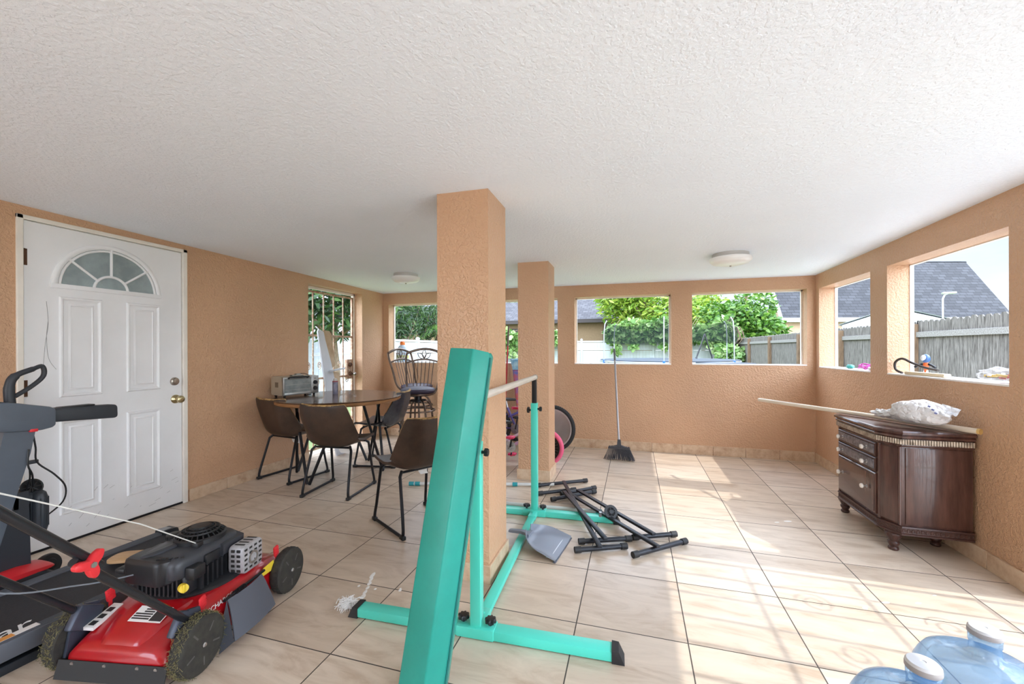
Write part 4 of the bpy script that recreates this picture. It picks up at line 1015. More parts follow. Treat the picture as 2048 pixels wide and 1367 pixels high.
m = MB(); m.bx((-.06, -.06, 0.0), (.06, .06, .031), .004); m.obj('rubber_base', M_CAP, bm_)

# white stuffing and paint drips by the foot of the bar
M_FLUFF = pm('white_fibre', (240, 240, 240), .9)
fl = MB(); rg = random.Random(4)
for i in range(150):
    c = Vector((rg.gauss(0, .022), rg.gauss(0, .014), abs(rg.gauss(.014, .012)) + .002)); a = rg.uniform(0, 6.28); d = Vector((math.cos(a), math.sin(a), rg.uniform(-.2, .5))) * .022
    fl.tube([c - d, c + Vector((0, 0, .006)), c + d], .0014, 4)
fl.ball((0, 0, .012), (.036, .024, .014), 12, 8)
o = fl.obj('stuffing', M_FLUFF); o.location = (-1.335, 1.69, 0); tag(o, 'tuft of white stuffing beside the black cap of the teal foot', 'stuffing')
M_SPILL = pm('white_paint_spill', (238, 236, 232), .5)
m = MB()
for (x, y, r, s) in ((-1.393, 1.968, .016, 2.0), (-1.375, 1.93, .012, 2), (-1.36, 1.895, .014, 1.4), (-1.345, 1.858, .012, 1.5), (-1.333, 1.82, .013, 1.6), (-1.32, 1.785, .018, 1.3), (-1.40, 1.86, .010, 1), (-1.30, 1.86, .010, 1), (-1.169, 1.886, .012, 1), (-1.175, 1.90, .008, 1)):
    m.ball((x, y, .0006), (r * .7, r * s, .0012), 12, 6, (0, 0, R(12)))
tag(m.obj('paint_spill', M_SPILL), 'trail of white paint drips on the tiles left of the teal beam', 'paint spill', kind='stuff')
m = MB()
for (x, y, r, s) in ((1.33, 2.50, .016, .3), (1.18, 2.46, .02, .4), (1.06, 2.38, .012, .8), (1.0, 2.2, .014, .5), (1.06, 3.42, .03, .4), (.98, 3.38, .018, .4), (1.45, 2.6, .010, .4)):
    m.ball((x, y, .0006), (r, r * s, .001), 12, 6, (0, 0, R(20)))
tag(m.obj('paint_spill', M_SPILL), 'white paint flecks on the tiles in front of the dresser', 'paint spill', kind='stuff')

# ------------------------------------------------------------------ folding stands lying on the floor
M_ST = pm('black_powder_coat', (44, 46, 52), .38, .3)
def stand(label, bars, arms, gear=None):
    o0 = Vector((sum(b[0][0] for b in bars) / len(bars), sum(b[0][1] for b in bars) / len(bars), 0)); t_ = thing('folding_stand', label, 'folding stand', o0, 0, 'black folding stands on the floor')
    for (a, b) in bars:
        a = Vector((a[0], a[1], .022)) - Vector((o0.x, o0.y, 0)); b = Vector((b[0], b[1], .022)) - Vector((o0.x, o0.y, 0)); d = (b - a).normalized()
        m = MB(); m.tube([a, b], .0155, 14); m.obj('cross_tube', M_ST, t_)
        for p, s in ((a, 1), (b, -1)):
            m = MB(); m.tube([p - d * s * .006, p + d * s * .034], .0195, 14); m.obj('rubber_end', M_CAP, t_)
    for (a, b, z) in arms:
        a = Vector((a[0], a[1], z)) - Vector((o0.x, o0.y, 0)); b = Vector((b[0], b[1], z)) - Vector((o0.x, o0.y, 0)); c = (a + b) / 2; d = b - a
        m = MB(); m.box(c, (d.length, .030, .017), (0, 0, math.atan2(d.y, d.x)), .003); m.obj('arm', M_ST, t_)
    if gear:
        M_ = Matrix.Translation((gear[0] - o0.x, gear[1] - o0.y, .086)) @ Euler((R(58), 0, R(25))).to_matrix().to_4x4(); m = MB()
        m.lathe([(.030, -.004), (.048, -.004), (.048, .004), (.030, .004), (.030, -.004)], 30, M_); m.lathe([(0, -.003), (.014, -.003), (.014, .006), (0, .006)], 16, M_)
        for i in range(12):
            a = 2 * PI * i / 12; m.tube([M_ @ Vector((.012 * math.cos(a), .012 * math.sin(a), 0)), M_ @ Vector((.032 * math.cos(a), .032 * math.sin(a), 0))], .003, 5)
        m.obj('gear_disc', M_BLACK, t_)
        m = MB(); m.cyl((gear[0] - o0.x - .07, gear[1] - o0.y - .06, .068), (gear[0] - o0.x - .07, gear[1] - o0.y - .06, .10), .010, 12); m.obj('pivot_bolt', M_STEEL, t_)
    return t_
stand('black folding stand lying nearer the dustpan with two crossed arms', [((-0.843, 3.625), (-0.43, 3.889)), ((-0.78, 3.428), (-0.499, 3.612)), ((-0.338, 2.644), (-0.026, 2.777)), ((-0.347, 2.525), (-0.052, 2.664))], [((-0.616, 3.709), (-0.202, 2.542), 0.052), ((-0.561, 3.399), (-0.174, 2.62), 0.0695)])
stand('black folding stand with a toothed disc lying nearer the sunlit floor', [((-0.647, 3.321), (-0.327, 3.609)), ((-0.594, 3.469), (-0.336, 3.707)), ((-0.008, 2.797), (0.259, 2.927)), ((-0.007, 2.56), (0.311, 2.838))], [((-0.487, 3.374), (0.138, 2.64), 0.052), ((-0.458, 3.466), (0.118, 2.769), 0.0695)], (-0.162, 3.021))

# grey poles with teal couplings on the floor
M_PIPE2 = pm('pale_grey_pipe', (206, 208, 206), .45); M_TC = pm('teal_coupling', (40, 150, 160), .4)
def pole_(label, a, b, rings):
    a = Vector((a[0], a[1], .0185)); b = Vector((b[0], b[1], .0185)); d = b - a; t_ = thing('grey_pole', label, 'pole', (a.x, a.y, 0), math.atan2(d.y, d.x), 'grey poles on the floor')
    m = MB(); m.tube([(0, 0, .0185), (d.length, 0, .0185)], .0145, 14); m.obj('pipe', M_PIPE2, t_)
    for s in rings:
        m = MB(); m.tube([(s, 0, .0185), (s + .045, 0, .0185)], .0185, 16); m.obj('coupling', M_TC, t_)
pole_('long grey pole with teal couplings passing in front of the small pillar', (-1.985, 3.362), (-.70, 3.70), (0.0, .056, .95))
pole_('grey pole lying just behind the far teal foot', (-1.36, 3.125), (-.235, 3.175), (1.08,))
# ------------------------------------------------------------------ lawn mower (local x right, y forward)
M_RED = pm('mower_red', (172, 12, 24), .28, var=.10, vscale=9, coat=.5)
M_MBLK = pm('mower_black_plastic', (34, 35, 38), .42, var=.15, vscale=30)
M_MGRY = pm('mower_dark_grey_shroud', (58, 60, 66), .40, var=.10, vscale=20)
M_MET2 = pm('mower_black_tube', (52, 53, 58), .25, .5)
M_TYRE = pm('dusty_tyre', (58, 56, 50), .8, rgb2=(44, 42, 40), vscale=30)
M_HUBC = pm('dusty_hubcap', (92, 90, 86), .6, rgb2=(72, 70, 68), vscale=25)
M_REDP = pm('red_plastic', (224, 48, 56), .4)
M_STRAW = pm('dry_grass', (150, 142, 98), .9, rgb2=(96, 92, 62), vscale=80)
M_LABEL = pm('label_white', (232, 230, 228), .5); M_INK = pm('label_ink', (48, 46, 48), .6); M_YEL = pm('label_yellow', (236, 206, 60), .5)
mw = thing('lawn_mower', 'red push lawn mower with black engine and folded black handle', 'lawn mower', (-1.888, 1.14, 0), R(11))
HW = [(-.075, .205, .125), (-.05, .21, .138), (.0, .212, .158), (.06, .214, .180), (.13, .225, .196), (.20, .243, .203), (.28, .255, .206), (.36, .253, .206), (.44, .236, .203), (.50, .218, .190), (.56, .205, .168), (.62, .190, .146), (.66, .17, .120)]
def deck_ring(y, w_, zt):
    zb = .052
    return [(-w_, y, zb), (-w_, y, zb + (zt - zb) * .45), (-w_ * .97, y, zb + (zt - zb) * .62), (-w_ * .86, y, zt * .93), (-w_ * .74, y, zt), (-w_ * .4, y, zt * 1.015), (0, y, zt * 1.02), (w_ * .4, y, zt * 1.015), (w_ * .74, y, zt), (w_ * .86, y, zt * .93), (w_ * .97, y, zb + (zt - zb) * .62), (w_, y, zb + (zt - zb) * .45), (w_, y, zb)]
m = MB(); m.loft([[(x * .97, y, z) for x, y, z in deck_ring(-.085, .200, .105)]] + [deck_ring(*h) for h in HW] + [deck_ring(.675, .15, .10)]); m.obj('deck', M_RED, mw, 50)
# raised hump behind the engine, front axle arms
m = MB(); m.loft([[(x, y, z) for x, z in ((-w_, z0 - .012), (-w_ * .9, z0 + h * .7), (-w_ * .6, z0 + h), (w_ * .6, z0 + h), (w_ * .9, z0 + h * .7), (w_, z0 - .012))] for y, w_, z0, h in ((-.07, .085, .126, .002), (-.045, .10, .141, .014), (.0, .115, .160, .022), (.06, .13, .184, .020), (.12, .14, .196, .006))]); m.obj('deck_hump', M_RED, mw, 50)
for s in (-1, 1):
    m = MB(); m.loft([[(s * x, y, z) for x, z in ((.12, .09), (.12, .185 - d_), (.19, .195 - d_), (.222, .17 - d_), (.222, .075))] for y, d_ in ((.42, .0), (.52, .012), (.60, .03), (.64, .05))]); m.obj('wheel_arm', M_RED, mw)
def wheel(x, y, s, lab=None, grass=False):
    M_ = Matrix.Translation((x, y, .107)) @ Matrix.Rotation(R(90) * s, 4, 'Y')
    m = MB(); m.lathe([(.088, -.026), (.100, -.026), (.106, -.020), (.1075, -.008), (.1075, .010), (.106, .020), (.100, .025), (.090, .026)], 44, M_)
    for i in range(36):
        a = 2 * PI * i / 36; m.box(M_ @ Vector((.1065 * math.cos(a), .1065 * math.sin(a), -.002 if i % 2 else .004)), (.006, .006, .022), M_.to_3x3().to_4x4() @ Matrix.Rotation(a, 4, 'Z'))
    wh = m.obj('wheel', M_TYRE, mw)
    m = MB(); m.lathe([(0, -.022), (.090, -.022), (.090, .022), (.084, .026), (.060, .020), (.050, .016), (.026, .016), (.022, .022), (0, .022)], 36, M_)
    for i in range(5):
        a = 2 * PI * i / 5; m.box(M_ @ Vector((.062 * math.cos(a), .062 * math.sin(a), .0235)), (.034, .006, .006), M_.to_3x3().to_4x4() @ Matrix.Rotation(a, 4, 'Z'))
    m.obj('wheel_cover', M_HUBC, wh)
    m = MB(); m.lathe([(.010, .02), (.010, .030), (.006, .034), (0, .034)], 6, M_); m.obj('axle_nut', M_STEEL, wh)
    if grass:
        m = MB(); rg = random.Random(int(x * 100) + 7)
        for i in range(900):
            a = rg.uniform(0, 2 * PI); zz = rg.uniform(-.026, .024); r0 = .107 + rg.uniform(-.004, .004); t_ = rg.uniform(-.12, .12); l = 0
            p = M_ @ Vector((r0 * math.cos(a), r0 * math.sin(a), zz)); q_ = M_ @ Vector(((r0 + rg.uniform(0, .008)) * math.cos(a + t_), (r0 + rg.uniform(0, .008)) * math.sin(a + t_), zz + rg.uniform(-.012, .012)))
            if p.z > .004 and q_.z > .003: m.tube([p, q_], .0008, 3)
        g = m.obj('dried_grass', M_STRAW, wh); g['kind'] = 'stuff'
wheel(.262, 0, 1, None, True); wheel(-.262, 0, -1, None, True); wheel(.262, .545, 1); wheel(-.262, .545, -1)
m = MB(); m.lathe([(0, .195), (.185, .197), (.188, .206), (.175, .216), (0, .218)], 40, Matrix.Translation((.0, .29, 0))); m.obj('engine_base', M_MBLK, mw)
m = MB(); m.bx((-.13, .125, .21), (.10, .40, .292), .012)
for i in range(10): m.bx((-.118 + i * .020, .108, .212), (-.110 + i * .020, .130, .285))
for i in range(7): m.bx((.10, .17 + i * .026, .215), (.125, .18 + i * .026, .30))
m.obj('engine_block', M_MBLK, mw)
m = MB(); poly = round_poly([(-.15, .10), (.075, .085), (.10, .15), (.118, .27), (.115, .40), (.06, .44), (-.06, .45), (-.15, .36)], .045, 5)
cx_, cy_ = 0, .27
m.loft([[(cx_ + (x - cx_) * s, cy_ + (y - cy_) * s, z + (0.004 if y > .2 else 0)) for x, y in poly] for s, z in ((.95, .286), (.98, .292), (.98, .342), (.95, .358), (.86, .370), (.6, .376), (.3, .378))]); m.obj('engine_shroud', M_MGRY, mw, 45)
m = MB(); poly = round_poly([(-.175, .095), (.02, .068), (.06, .12), (.05, .20), (-.06, .24), (-.17, .20)], .03, 5)
m.loft([[(x * s - .06 * (1 - s), .15 + (y - .15) * s, z) for x, y in poly] for s, z in ((.95, .268), (1, .275), (1.0, .350), (.97, .364), (.88, .371))]); m.obj('fuel_tank', M_MBLK, mw)
m = MB()
for i in range(5): m.box((-.01 + i * .022, .10 + i * .006, .3735), (.012, .006, .004), (0, 0, .5))
m.bx((.088, .20, .300), (.1185, .28, .345), .006); m.obj('shroud_slots', M_BLACK, mw)
m = MB(); m.loft([[(.098 + (x - .098) * 1, y, z) for x, y, z in ((.05, a, .300), (.125, a, .305), (.128, a, .352), (.06, a, .372))] for a in (.285, .34, .41)]); m.obj('shroud_wing', M_MGRY, mw)
m = MB(); m.tube(smooth_path([(-.10, .11, .365), (-.055, .16, .376), (-.04, .23, .378), (-.075, .30, .374)], 4), .017, 8, flat=.7); m.obj('fuel_line_cover', M_MGRY, mw)
m = MB(); Mk = Matrix.Translation((-.135, .305, .365)); m.lathe([(.03, -.03), (.034, 0), (.034, .018), (.028, .022), (0, .022)], 24, Mk)
for i in range(14): m.box(Mk @ Vector((.034 * math.cos(i * PI / 7), .034 * math.sin(i * PI / 7), .009)), (.005, .005, .016), (0, 0, i * PI / 7))
m.obj('fuel_cap', M_MBLK, mw)
m = MB(); m.bx((-.205, .16, .27), (-.15, .30, .345), .012); m.bx((-.215, .10, .300), (-.17, .155, .322), .006); m.obj('air_filter', M_MBLK, mw)
Mf = Matrix.Translation((.0, .30, .376)) @ Matrix.Diagonal((1.10, 1.10, 1.5, 1)); m = MB()
m.lathe([(.092, .0), (.092, .012), (.086, .016), (.082, .012), (.082, 0)], 40, Mf)
for rr, z in ((.066, .026), (.050, .031), (.035, .034)): m.lathe([(rr, z - .003), (rr + .004, z - .003), (rr + .004, z + .002), (rr, z + .002), (rr, z - .003)], 36, Mf)
for i in range(26):
    a = 2 * PI * i / 26; m.tube([Mf @ Vector((.094 * math.cos(a), .094 * math.sin(a), -.02)), Mf @ Vector((.084 * math.cos(a), .084 * math.sin(a), .014)), Mf @ Vector((.066 * math.cos(a), .066 * math.sin(a), .026)), Mf @ Vector((.032 * math.cos(a), .032 * math.sin(a), .034))], .0026, 4)
m.lathe([(0, .032), (.034, .032), (.033, .037), (0, .038)], 24, Mf); m.obj('fan_screen', M_BLACK, mw)
m = MB(); m.lathe([(0, 0), (.080, 0), (.080, .012), (0, .012)], 32, Mf); m.obj('fan_well', pm('deep_black', (16, 16, 17), .8), mw)
# silver muffler guard: rounded cast box with slots
m = MB(); yy0, yy1, zz0, zz1, xx = .30, .43, .205, .335, .212
m.prism(round_poly([(yy0, zz0), (yy1, zz0), (yy1, zz1), (yy0, zz1)], .028, 5), .135, xx, 'YZ', None, .008); mg = m.obj('muffler_guard', pm('silver_cast', (188, 188, 193), .4, .35, var=.12, vscale=40), mw)
M_SLOT = pm('slot_dark', (44, 42, 42), .8); m = MB()
for i in range(5):
    z = zz0 + .020 + i * .0225
    for j in range(4):
        y = yy0 + .018 + j * .031
        if (i, j) in ((2, 1), (2, 2), (1, 1)): continue
        m.bx((xx - .004, y - .010, z - .006), (xx + .0012, y + .010, z + .006), .002, 1)
    for j in range(2): m.bx((.150 + j * .028, yy0 - .0012, z - .007), (.170 + j * .028, yy0 + .004, z + .007), .002, 1)
    for j in range(2): m.bx((.150 + j * .028, yy1 - .004, z - .007), (.170 + j * .028, yy1 + .0012, z + .007), .002, 1)
for i in range(4): m.bx((.148, yy0 + .022 + i * .026, zz1 - .003), (.20, yy0 + .034 + i * .026, zz1 + .001), .002, 1)
m.obj('guard_slots', M_SLOT, mg)
m = MB(); m.lathe([(.020, -.002), (.030, -.002), (.030, .004), (.020, .004), (.020, -.002)], 24, Matrix.Translation((xx, .362, .265)) @ Matrix.Rotation(R(90), 4, 'Y')); m.obj('guard_ring', M_STEEL, mg)
m = MB(); m.bx((.145, .32, .215), (.20, .43, .315), .015); m.obj('muffler', pm('dark_muffler', (60, 58, 58), .6, .5), mw)
m = MB(); m.cyl((.095, .105, .258), (.115, .092, .262), .017, 18); m.box((.118, .090, .263), (.008, .012, .034), None, .003); m.obj('oil_cap', M_YEL, mw)
m = MB(); m.bx((.09, .12, .278), (.135, .18, .330), .006); m.obj('air_duct', M_BLACK, mw)
# rear flap
m = MB(); m.shell(lambda u, v: (-.225 + .45 * u, -.088 - .018 * v, .082 - .062 * v), 12, 4, .004); m.obj('rear_flap', pm('black_rubber_flap', (46, 46, 46), .75), mw)
for x in (-.165, -.03, .105, .18):
    m = MB(); m.cyl((x, -.089, .072), (x, -.096, .072), .007, 10); m.obj('flap_screw', M_STEEL, mw)
# discharge chute
m = MB(); m.shell(lambda u, v: (.252 + .070 * v ** .8 + .012 * math.sin(PI * u), .155 + .205 * u - .045 * v * (1 - u), .182 - .140 * v), 14, 10, .006)
m.raw([(.252, .155, .182), (.322, .110, .042), (.285, .075, .012), (.24, .145, .10)], [(0, 1, 2, 3)]); m.raw([(.252, .36, .182), (.322, .36, .042), (.31, .375, .022), (.24, .365, .12)], [(3, 2, 1, 0)])
m.obj('discharge_chute', pm('slate_chute_plastic', (84, 88, 98), .45), mw)
m = MB(); m.tube([(.252, .14, .188), (.252, .385, .188)], .0065, 8)
for i in range(9): m.tube(arc_pts((.252, .20 + i * .007, .184), .012, 0, 2 * PI, 10, 'XZ')[:-1], .002, 4, closed=True)
m.obj('chute_hinge', M_DMETAL, mw)
# handle
hb = {}
for s in (-1, 1):
    m = MB(); m.prism([(-.075, .075), (-.03, .06), (.06, .15), (.045, .225), (.0, .24), (-.05, .20)], s * .218, s * .230, 'YZ', None, .0); m.box((s * .215, -.01, .19), (.034, .10, .09), (R(-30), 0, 0), .008); m.obj('handle_bracket', pm('blue_black_bracket', (66, 72, 86), .4, .3), mw)
    pa = Vector((s * .225, .015, .175)); pk = Vector((s * .235, -.375, .605)); pe = Vector((s * .235, -.72, .985))
    m = MB(); m.tube([pa, pa.lerp(pk, .1), pa.lerp(pk, 1.06)], [.012, .0135, .0135], 12); m.obj('lower_handle_tube', M_MET2, mw)
    off = Vector((s * .004, .012, .016)); m = MB(); m.tube([pk - (pe - pk).normalized() * .05 + off, pk.lerp(pe, .4) + off, pe + off], .0135, 12); m.obj('upper_handle_tube', M_MET2, mw); hb[s] = pe + off
    Mk = Matrix.Translation(pk + Vector((s * .016, 0, .006))) @ Matrix.Rotation(R(90) * s, 4, 'Y'); m = MB(); n = 60
    def tri(k_, r): a = 2 * PI * k_ / n; q_ = r * (.36 + .64 * (0.5 + .5 * math.cos(3 * a)) ** 1.5); return (q_ * math.cos(a + .3), q_ * math.sin(a + .3))
    m.loft([[tri(i, r) + (z,) for i in range(n)] for r, z in ((.040, 0), (.046, .004), (.046, .018), (.040, .022), (.012, .022))], True, Mk); kn = m.obj('handle_knob', M_REDP, mw)
    m = MB(); m.lathe([(.009, .02), (.009, .026), (0, .026)], 6, Mk); m.obj('bolt', M_STEEL, kn)
m = MB(); m.tube(smooth_path([hb[-1], hb[-1] + Vector((.06, -.06, .06)), hb[1] + Vector((-.06, -.06, .06)), hb[1]], 6), .0135, 12); m.obj('handle_crossbar', M_MET2, mw)
# height levers
for (x, y, z, rz) in ((.205, .085, .215, .2), (-.215, .085, .225, 0), (.232, .50, .225, .1)):
    m = MB(); m.box((x, y, z), (.012, .034, .05), (.15, 0, rz), .005)
    for q in (-.012, 0, .012): m.box((x, y, z + q), (.015, .028, .004), (.15, 0, rz), .001)
    m.box((x, y, z - .04), (.005, .012, .05)); m.obj('height_lever', M_REDP, mw)
def top_label(name, x0, x1, y0, y1, z0, z1, mat, par, lift=.0012):
    m = MB(); m.raw([(x0, y0, z0 + lift), (x1, y0, z0 + lift), (x1, y1, z1 + lift), (x0, y1, z1 + lift), (x0, y0, z0), (x1, y0, z0), (x1, y1, z1), (x0, y1, z1)], [(0, 1, 2, 3), (7, 6, 5, 4), (0, 4, 5, 1), (1, 5, 6, 2), (2, 6, 7, 3), (3, 7, 4, 0)]); return m.obj(name, mat, par)
lb = top_label('warning_label', -.035, .105, -.005, .055, .1815, .2055, M_LABEL, mw)
def lz(y): return .1815 + (y + .005) / .06 * .024
for i in range(5):
    y = .004 + i * .009; top_label('label_print', -.03 if i < 3 else -.0, .045, y, y + .005, lz(y) + .0012, lz(y + .005) + .0012, M_INK, lb, .0006)
top_label('label_print', .05, .102, .0, .042, lz(.0) + .0012, lz(.042) + .0012, M_INK, lb, .0006)
top_label('label_print', .05, .102, .045, .053, lz(.045) + .0012, lz(.053) + .0012, pm('label_orange', (222, 150, 70), .5), lb, .0006)
lb = top_label('serial_label', -.198, -.155, -.03, .085, .1525, .178, M_LABEL, mw, .012)
for i in range(3): top_label('label_print', -.19, -.165, -.02 + i * .032, .0 + i * .032, .1665 + i * .0071, .171 + i * .0071, M_INK, lb, .0012)
m = MB(); m.prism([(.345, .155), (.475, .150), (.470, .195), (.40, .19)], .238, .2405, 'YZ'); m.obj('yellow_label', M_YEL, mw)
text_part('lettering', 'DISCHARGE', .030, M_LABEL, mw, Matrix.Translation((.2275, .055, .165)) @ Matrix.Rotation(R(90), 4, 'Z') @ Matrix.Rotation(R(90), 4, 'X'))
m = MB(); m.tube([(.06, .215, .388), (.15, -.12, .62), (.21, -.62, .93)], .0022, 6); m.obj('starter_rope', pm('white_cord', (236, 236, 232), .7), mw)
m = MB(); m.bx((.045, .20, .366), (.075, .235, .395), .004); m.obj('rope_guide', M_BLACK, mw)
m = MB(); m.tube(smooth_path([(-.10, .13, .30), (-.15, -.08, .36), (-.19, -.35, .50), (-.225, -.72, .95)], 8), .0028, 6); m.obj('control_cable', pm('grey_cable', (130, 138, 148), .4), mw)

# ------------------------------------------------------------------ treadmill deck (local y towards its rear end)
M_BELT = pm('black_running_belt', (44, 45, 50), .7, var=.2, vscale=140, bump=.3, bscale=300)
M_RAILT = pm('dark_grey_rail', (92, 96, 104), .45); M_TRB = pm('treadmill_black', (36, 40, 46), .4)
tm = thing('treadmill', 'black treadmill deck with ribbed foot rails lying behind the red mower', 'treadmill', (-2.56, 1.88, 0), R(-2))
TL_ = 1.42; WT = .272
m = MB(); m.bx((-WT + .055, -TL_, .112), (WT - .055, -.01, .118)); m.lathe([(.024, -WT + .06), (.024, WT - .06)], 20, Matrix.Translation((0, -.012, .095)) @ Matrix.Rotation(R(90), 4, 'Y')); m.obj('running_belt', M_BELT, tm)
m = MB(); m.bx((-WT + .05, -TL_, .08), (WT - .05, -.03, .110)); m.obj('deck_board', M_TRB, tm)
for s in (-1, 1):
    m = MB(); x0, x1 = sorted((s * (WT - .058), s * WT)); m.bx((x0, -TL_, .055), (x1, -.05, .126), .004)
    for i in range(7): m.bx((x0 + .008 + i * .0065, -TL_, .124), (x0 + .011 + i * .0065, -.06, .1285))
    m.obj('foot_rail', M_RAILT, tm)
    m = MB(); m.prism(round_poly([(-.075, .045), (.0, .045), (.022, .075), (.012, .135), (-.075, .140)], .012, 3), x0 - .006, x1 + .006, 'YZ'); ec = m.obj('end_cap', M_TRB, tm)
    m = MB(); m.bx((x0 + .004, -.066, .139), (x1 - .004, -.02, .1405)); m.obj('cap_sticker', pm('grey_sticker', (150, 152, 156), .4), ec)
    m = MB(); m.cyl((s * (WT + .004), .012, .085), (s * (WT + .016), .012, .085), .012, 12); m.obj('bolt', M_DMETAL, ec)
    m = MB(); m.bx((s * (WT - .03) - .022, -TL_, .0), (s * (WT - .03) + .022, -.55, .036), .004); m.obj('base_tube', M_TRB, tm)
    m = MB(); m.lathe([(0, 0), (.022, 0), (.024, .02), (.018, .05), (0, .06)], 16, Matrix.Translation((s * (WT - .03), -.12, 0))); m.obj('rear_foot', M_BLACK, tm)
    m = MB(); m.tube([(s * (WT - .03), -.62, .036), (s * (WT - .03), -.78, .062)], .016, 10); m.obj('lift_strut', M_DMETAL, tm)
m = MB(); m.prism(round_poly([(-TL_ - .30, .03), (-TL_ + .05, .03), (-TL_ + .05, .13), (-TL_ - .02, .21), (-TL_ - .22, .20), (-TL_ - .30, .12)], .03, 3), -WT - .02, WT + .02, 'YZ'); m.obj('motor_hood', M_TRB, tm)
text_part('lettering', 'ar', .125, pm('white_print', (226, 228, 230), .6), tm, Matrix.Translation((.206, -.905, .1187)) @ Matrix.Rotation(R(90), 4, 'Z'), .0004, .3)
m = MB(); m.bx((.218, -.93, .1287), (.250, -.80, .1295)); lb = m.obj('warning_sticker', M_LABEL, tm)
m = MB(); m.bx((.219, -.93, .1294), (.249, -.87, .1299)); m.obj('label_print', pm('label_orange', (222, 150, 70), .5), lb)
# loose round-ended wooden board under the rear end
m = MB(); m.prism(round_poly([(-.30, -.06), (.30, -.06), (.30, .06), (-.30, .06)], .058, 6), 0, .014, 'XY', None, .003)
wb = m.obj('wooden_board', pm('pale_plywood', (214, 178, 134), .6, rgb2=(196, 156, 112), vscale=4, stretch=(2, 18, 2)))
wb.location = (-2.40, 1.62, .143); wb.rotation_euler = (0, R(-1), R(24)); tag(wb, 'pale round-ended wooden board lying across the treadmill behind the mower engine', 'board')

# ------------------------------------------------------------------ exercise machine by the door
M_EX = pm('slate_grey_plastic', (92, 102, 114), .42, var=.06); M_EXD = pm('charcoal_grip', (48, 53, 60), .5)
ex = thing('exercise_machine', 'dark grey upright exercise machine with arm pad and loop handle beside the white door', 'exercise machine', (-3.05, 1.33, 0), 0)
def Y(y): return y - 1.33
m = MB(); P = [(1.02, .98), (1.15, 1.0), (1.253, .994), (1.306, .98), (1.418, .949), (1.437, .935), (1.437, .850), (1.425, .838), (1.379, .830), (1.253, .842), (1.10, .88), (1.02, .92)]
m.prism(round_poly([(Y(a), b) for a, b in P], .012, 3), -.06, .06, 'YZ', None, .012); m.obj('console', M_EX, ex)
m = MB(); m.prism(round_poly([(Y(1.432), .938), (Y(1.728), .922), (Y(1.73), .84), (Y(1.432), .862)], .022, 5), -.032, .032, 'YZ', None, .008); m.obj('arm_pad', M_EXD, ex)
m = MB(); m.bx((-.028, Y(1.47), .928), (.028, Y(1.62), .938), .004); m.obj('pad_plate', M_BLACK, ex)
m = MB(); m.tube(smooth_path([(0, Y(1.29), .96), (0, Y(1.285), 1.06), (0, Y(1.305), 1.118), (0, Y(1.37), 1.152), (0, Y(1.408), 1.165), (0, Y(1.412), 1.115), (0, Y(1.37), 1.065), (0, Y(1.305), 1.015)], 5), [.021] * 6 + [.019] * 5 + [.014] * 5 + [.011] * 20, 10); m.obj('loop_handle', M_EXD, ex)
m = MB(); m.loft([[(x, Y(y0) , z0 + (.0)) for x, y0, z0 in ((-.04, a, z), (.04, a, z), (.04, b, z), (-.04, b, z))] for a, b, z in ((1.25, 1.365, .845), (1.23, 1.345, .72), (1.17, 1.29, .5), (1.09, 1.22, .22), (1.05, 1.20, .05))]); m.obj('mast', M_EX, ex)
m = MB(); m.loft([[(x, Y(y0), z0) for x, y0, z0 in ((-.075, a, z), (.02, a, z), (.02, b, z), (-.075, b, z))] for a, b, z in ((1.10, 1.345, .52), (1.12, 1.35, .3), (1.10, 1.355, .05))]); m.obj('rear_column', M_EXD, ex)
m = MB(); m.cyl((-.02, Y(1.29), .462), (-.02, Y(1.372), .472), .032, 20); m.bx((-.045, Y(1.285), .43), (.02, Y(1.315), .505), .006); m.obj('pivot_cylinder', M_EXD, ex)
m = MB(); Mk = Matrix.Translation((-.02, Y(1.392), .395)); m.loft([[(.07 * math.cos(2 * PI * i / 28) * s, .034 * math.sin(2 * PI * i / 28) * s, z) for i in range(28)] for s, z in ((.5, -.125), (.85, -.112), (1, -.085), (1.02, 0), (1, .075), (.85, .098), (.5, .11))], True, Mk)
for i in range(16): m.tube([Mk @ Vector((.071 * math.cos(i * PI / 8), .0345 * math.sin(i * PI / 8), -.08)), Mk @ Vector((.071 * math.cos(i * PI / 8), .0345 * math.sin(i * PI / 8), .075))], .0028, 4)
m.obj('ribbed_roller', M_EXD, ex)
m = MB(); m.lathe([(.038, -.003), (.045, -.003), (.045, .003), (.038, .003), (.038, -.003)], 24, Matrix.Translation((-.02, Y(1.375), .525)) @ Matrix.Rotation(R(70), 4, 'Y'))
for i in range(8): m.tube([(-.02, Y(1.375), .525), (Matrix.Translation((-.02, Y(1.375), .525)) @ Matrix.Rotation(R(70), 4, 'Y')) @ Vector((.04 * math.cos(i * PI / 4), .04 * math.sin(i * PI / 4), 0))], .003, 5)
m.obj('spoked_disc', M_BLACK, ex)
m = MB(); m.tube(smooth_path([(.02, Y(1.36), .83), (.02, Y(1.372), .74), (.02, Y(1.378), .66), (.03, Y(1.44), .58), (.03, Y(1.485), .50), (.03, Y(1.475), .42), (.02, Y(1.41), .36)], 6), .0042, 6); m.obj('long_cable', M_BLACK, ex)
m = MB(); m.tube(smooth_path([(.045, Y(1.335), .74), (.05, Y(1.33), .66), (.03, Y(1.355), .60), (.0, Y(1.37), .53)], 5), .0042, 6); m.tube(smooth_path([(.03, Y(1.345), .63), (.015, Y(1.352), .58), (-.01, Y(1.35), .52)], 5), .004, 6); m.obj('short_cable', M_BLACK, ex)
m = MB(); m.bx((.0, Y(1.335), .655), (.02, Y(1.385), .674), .003); m.obj('cable_clip', M_EXD, ex)
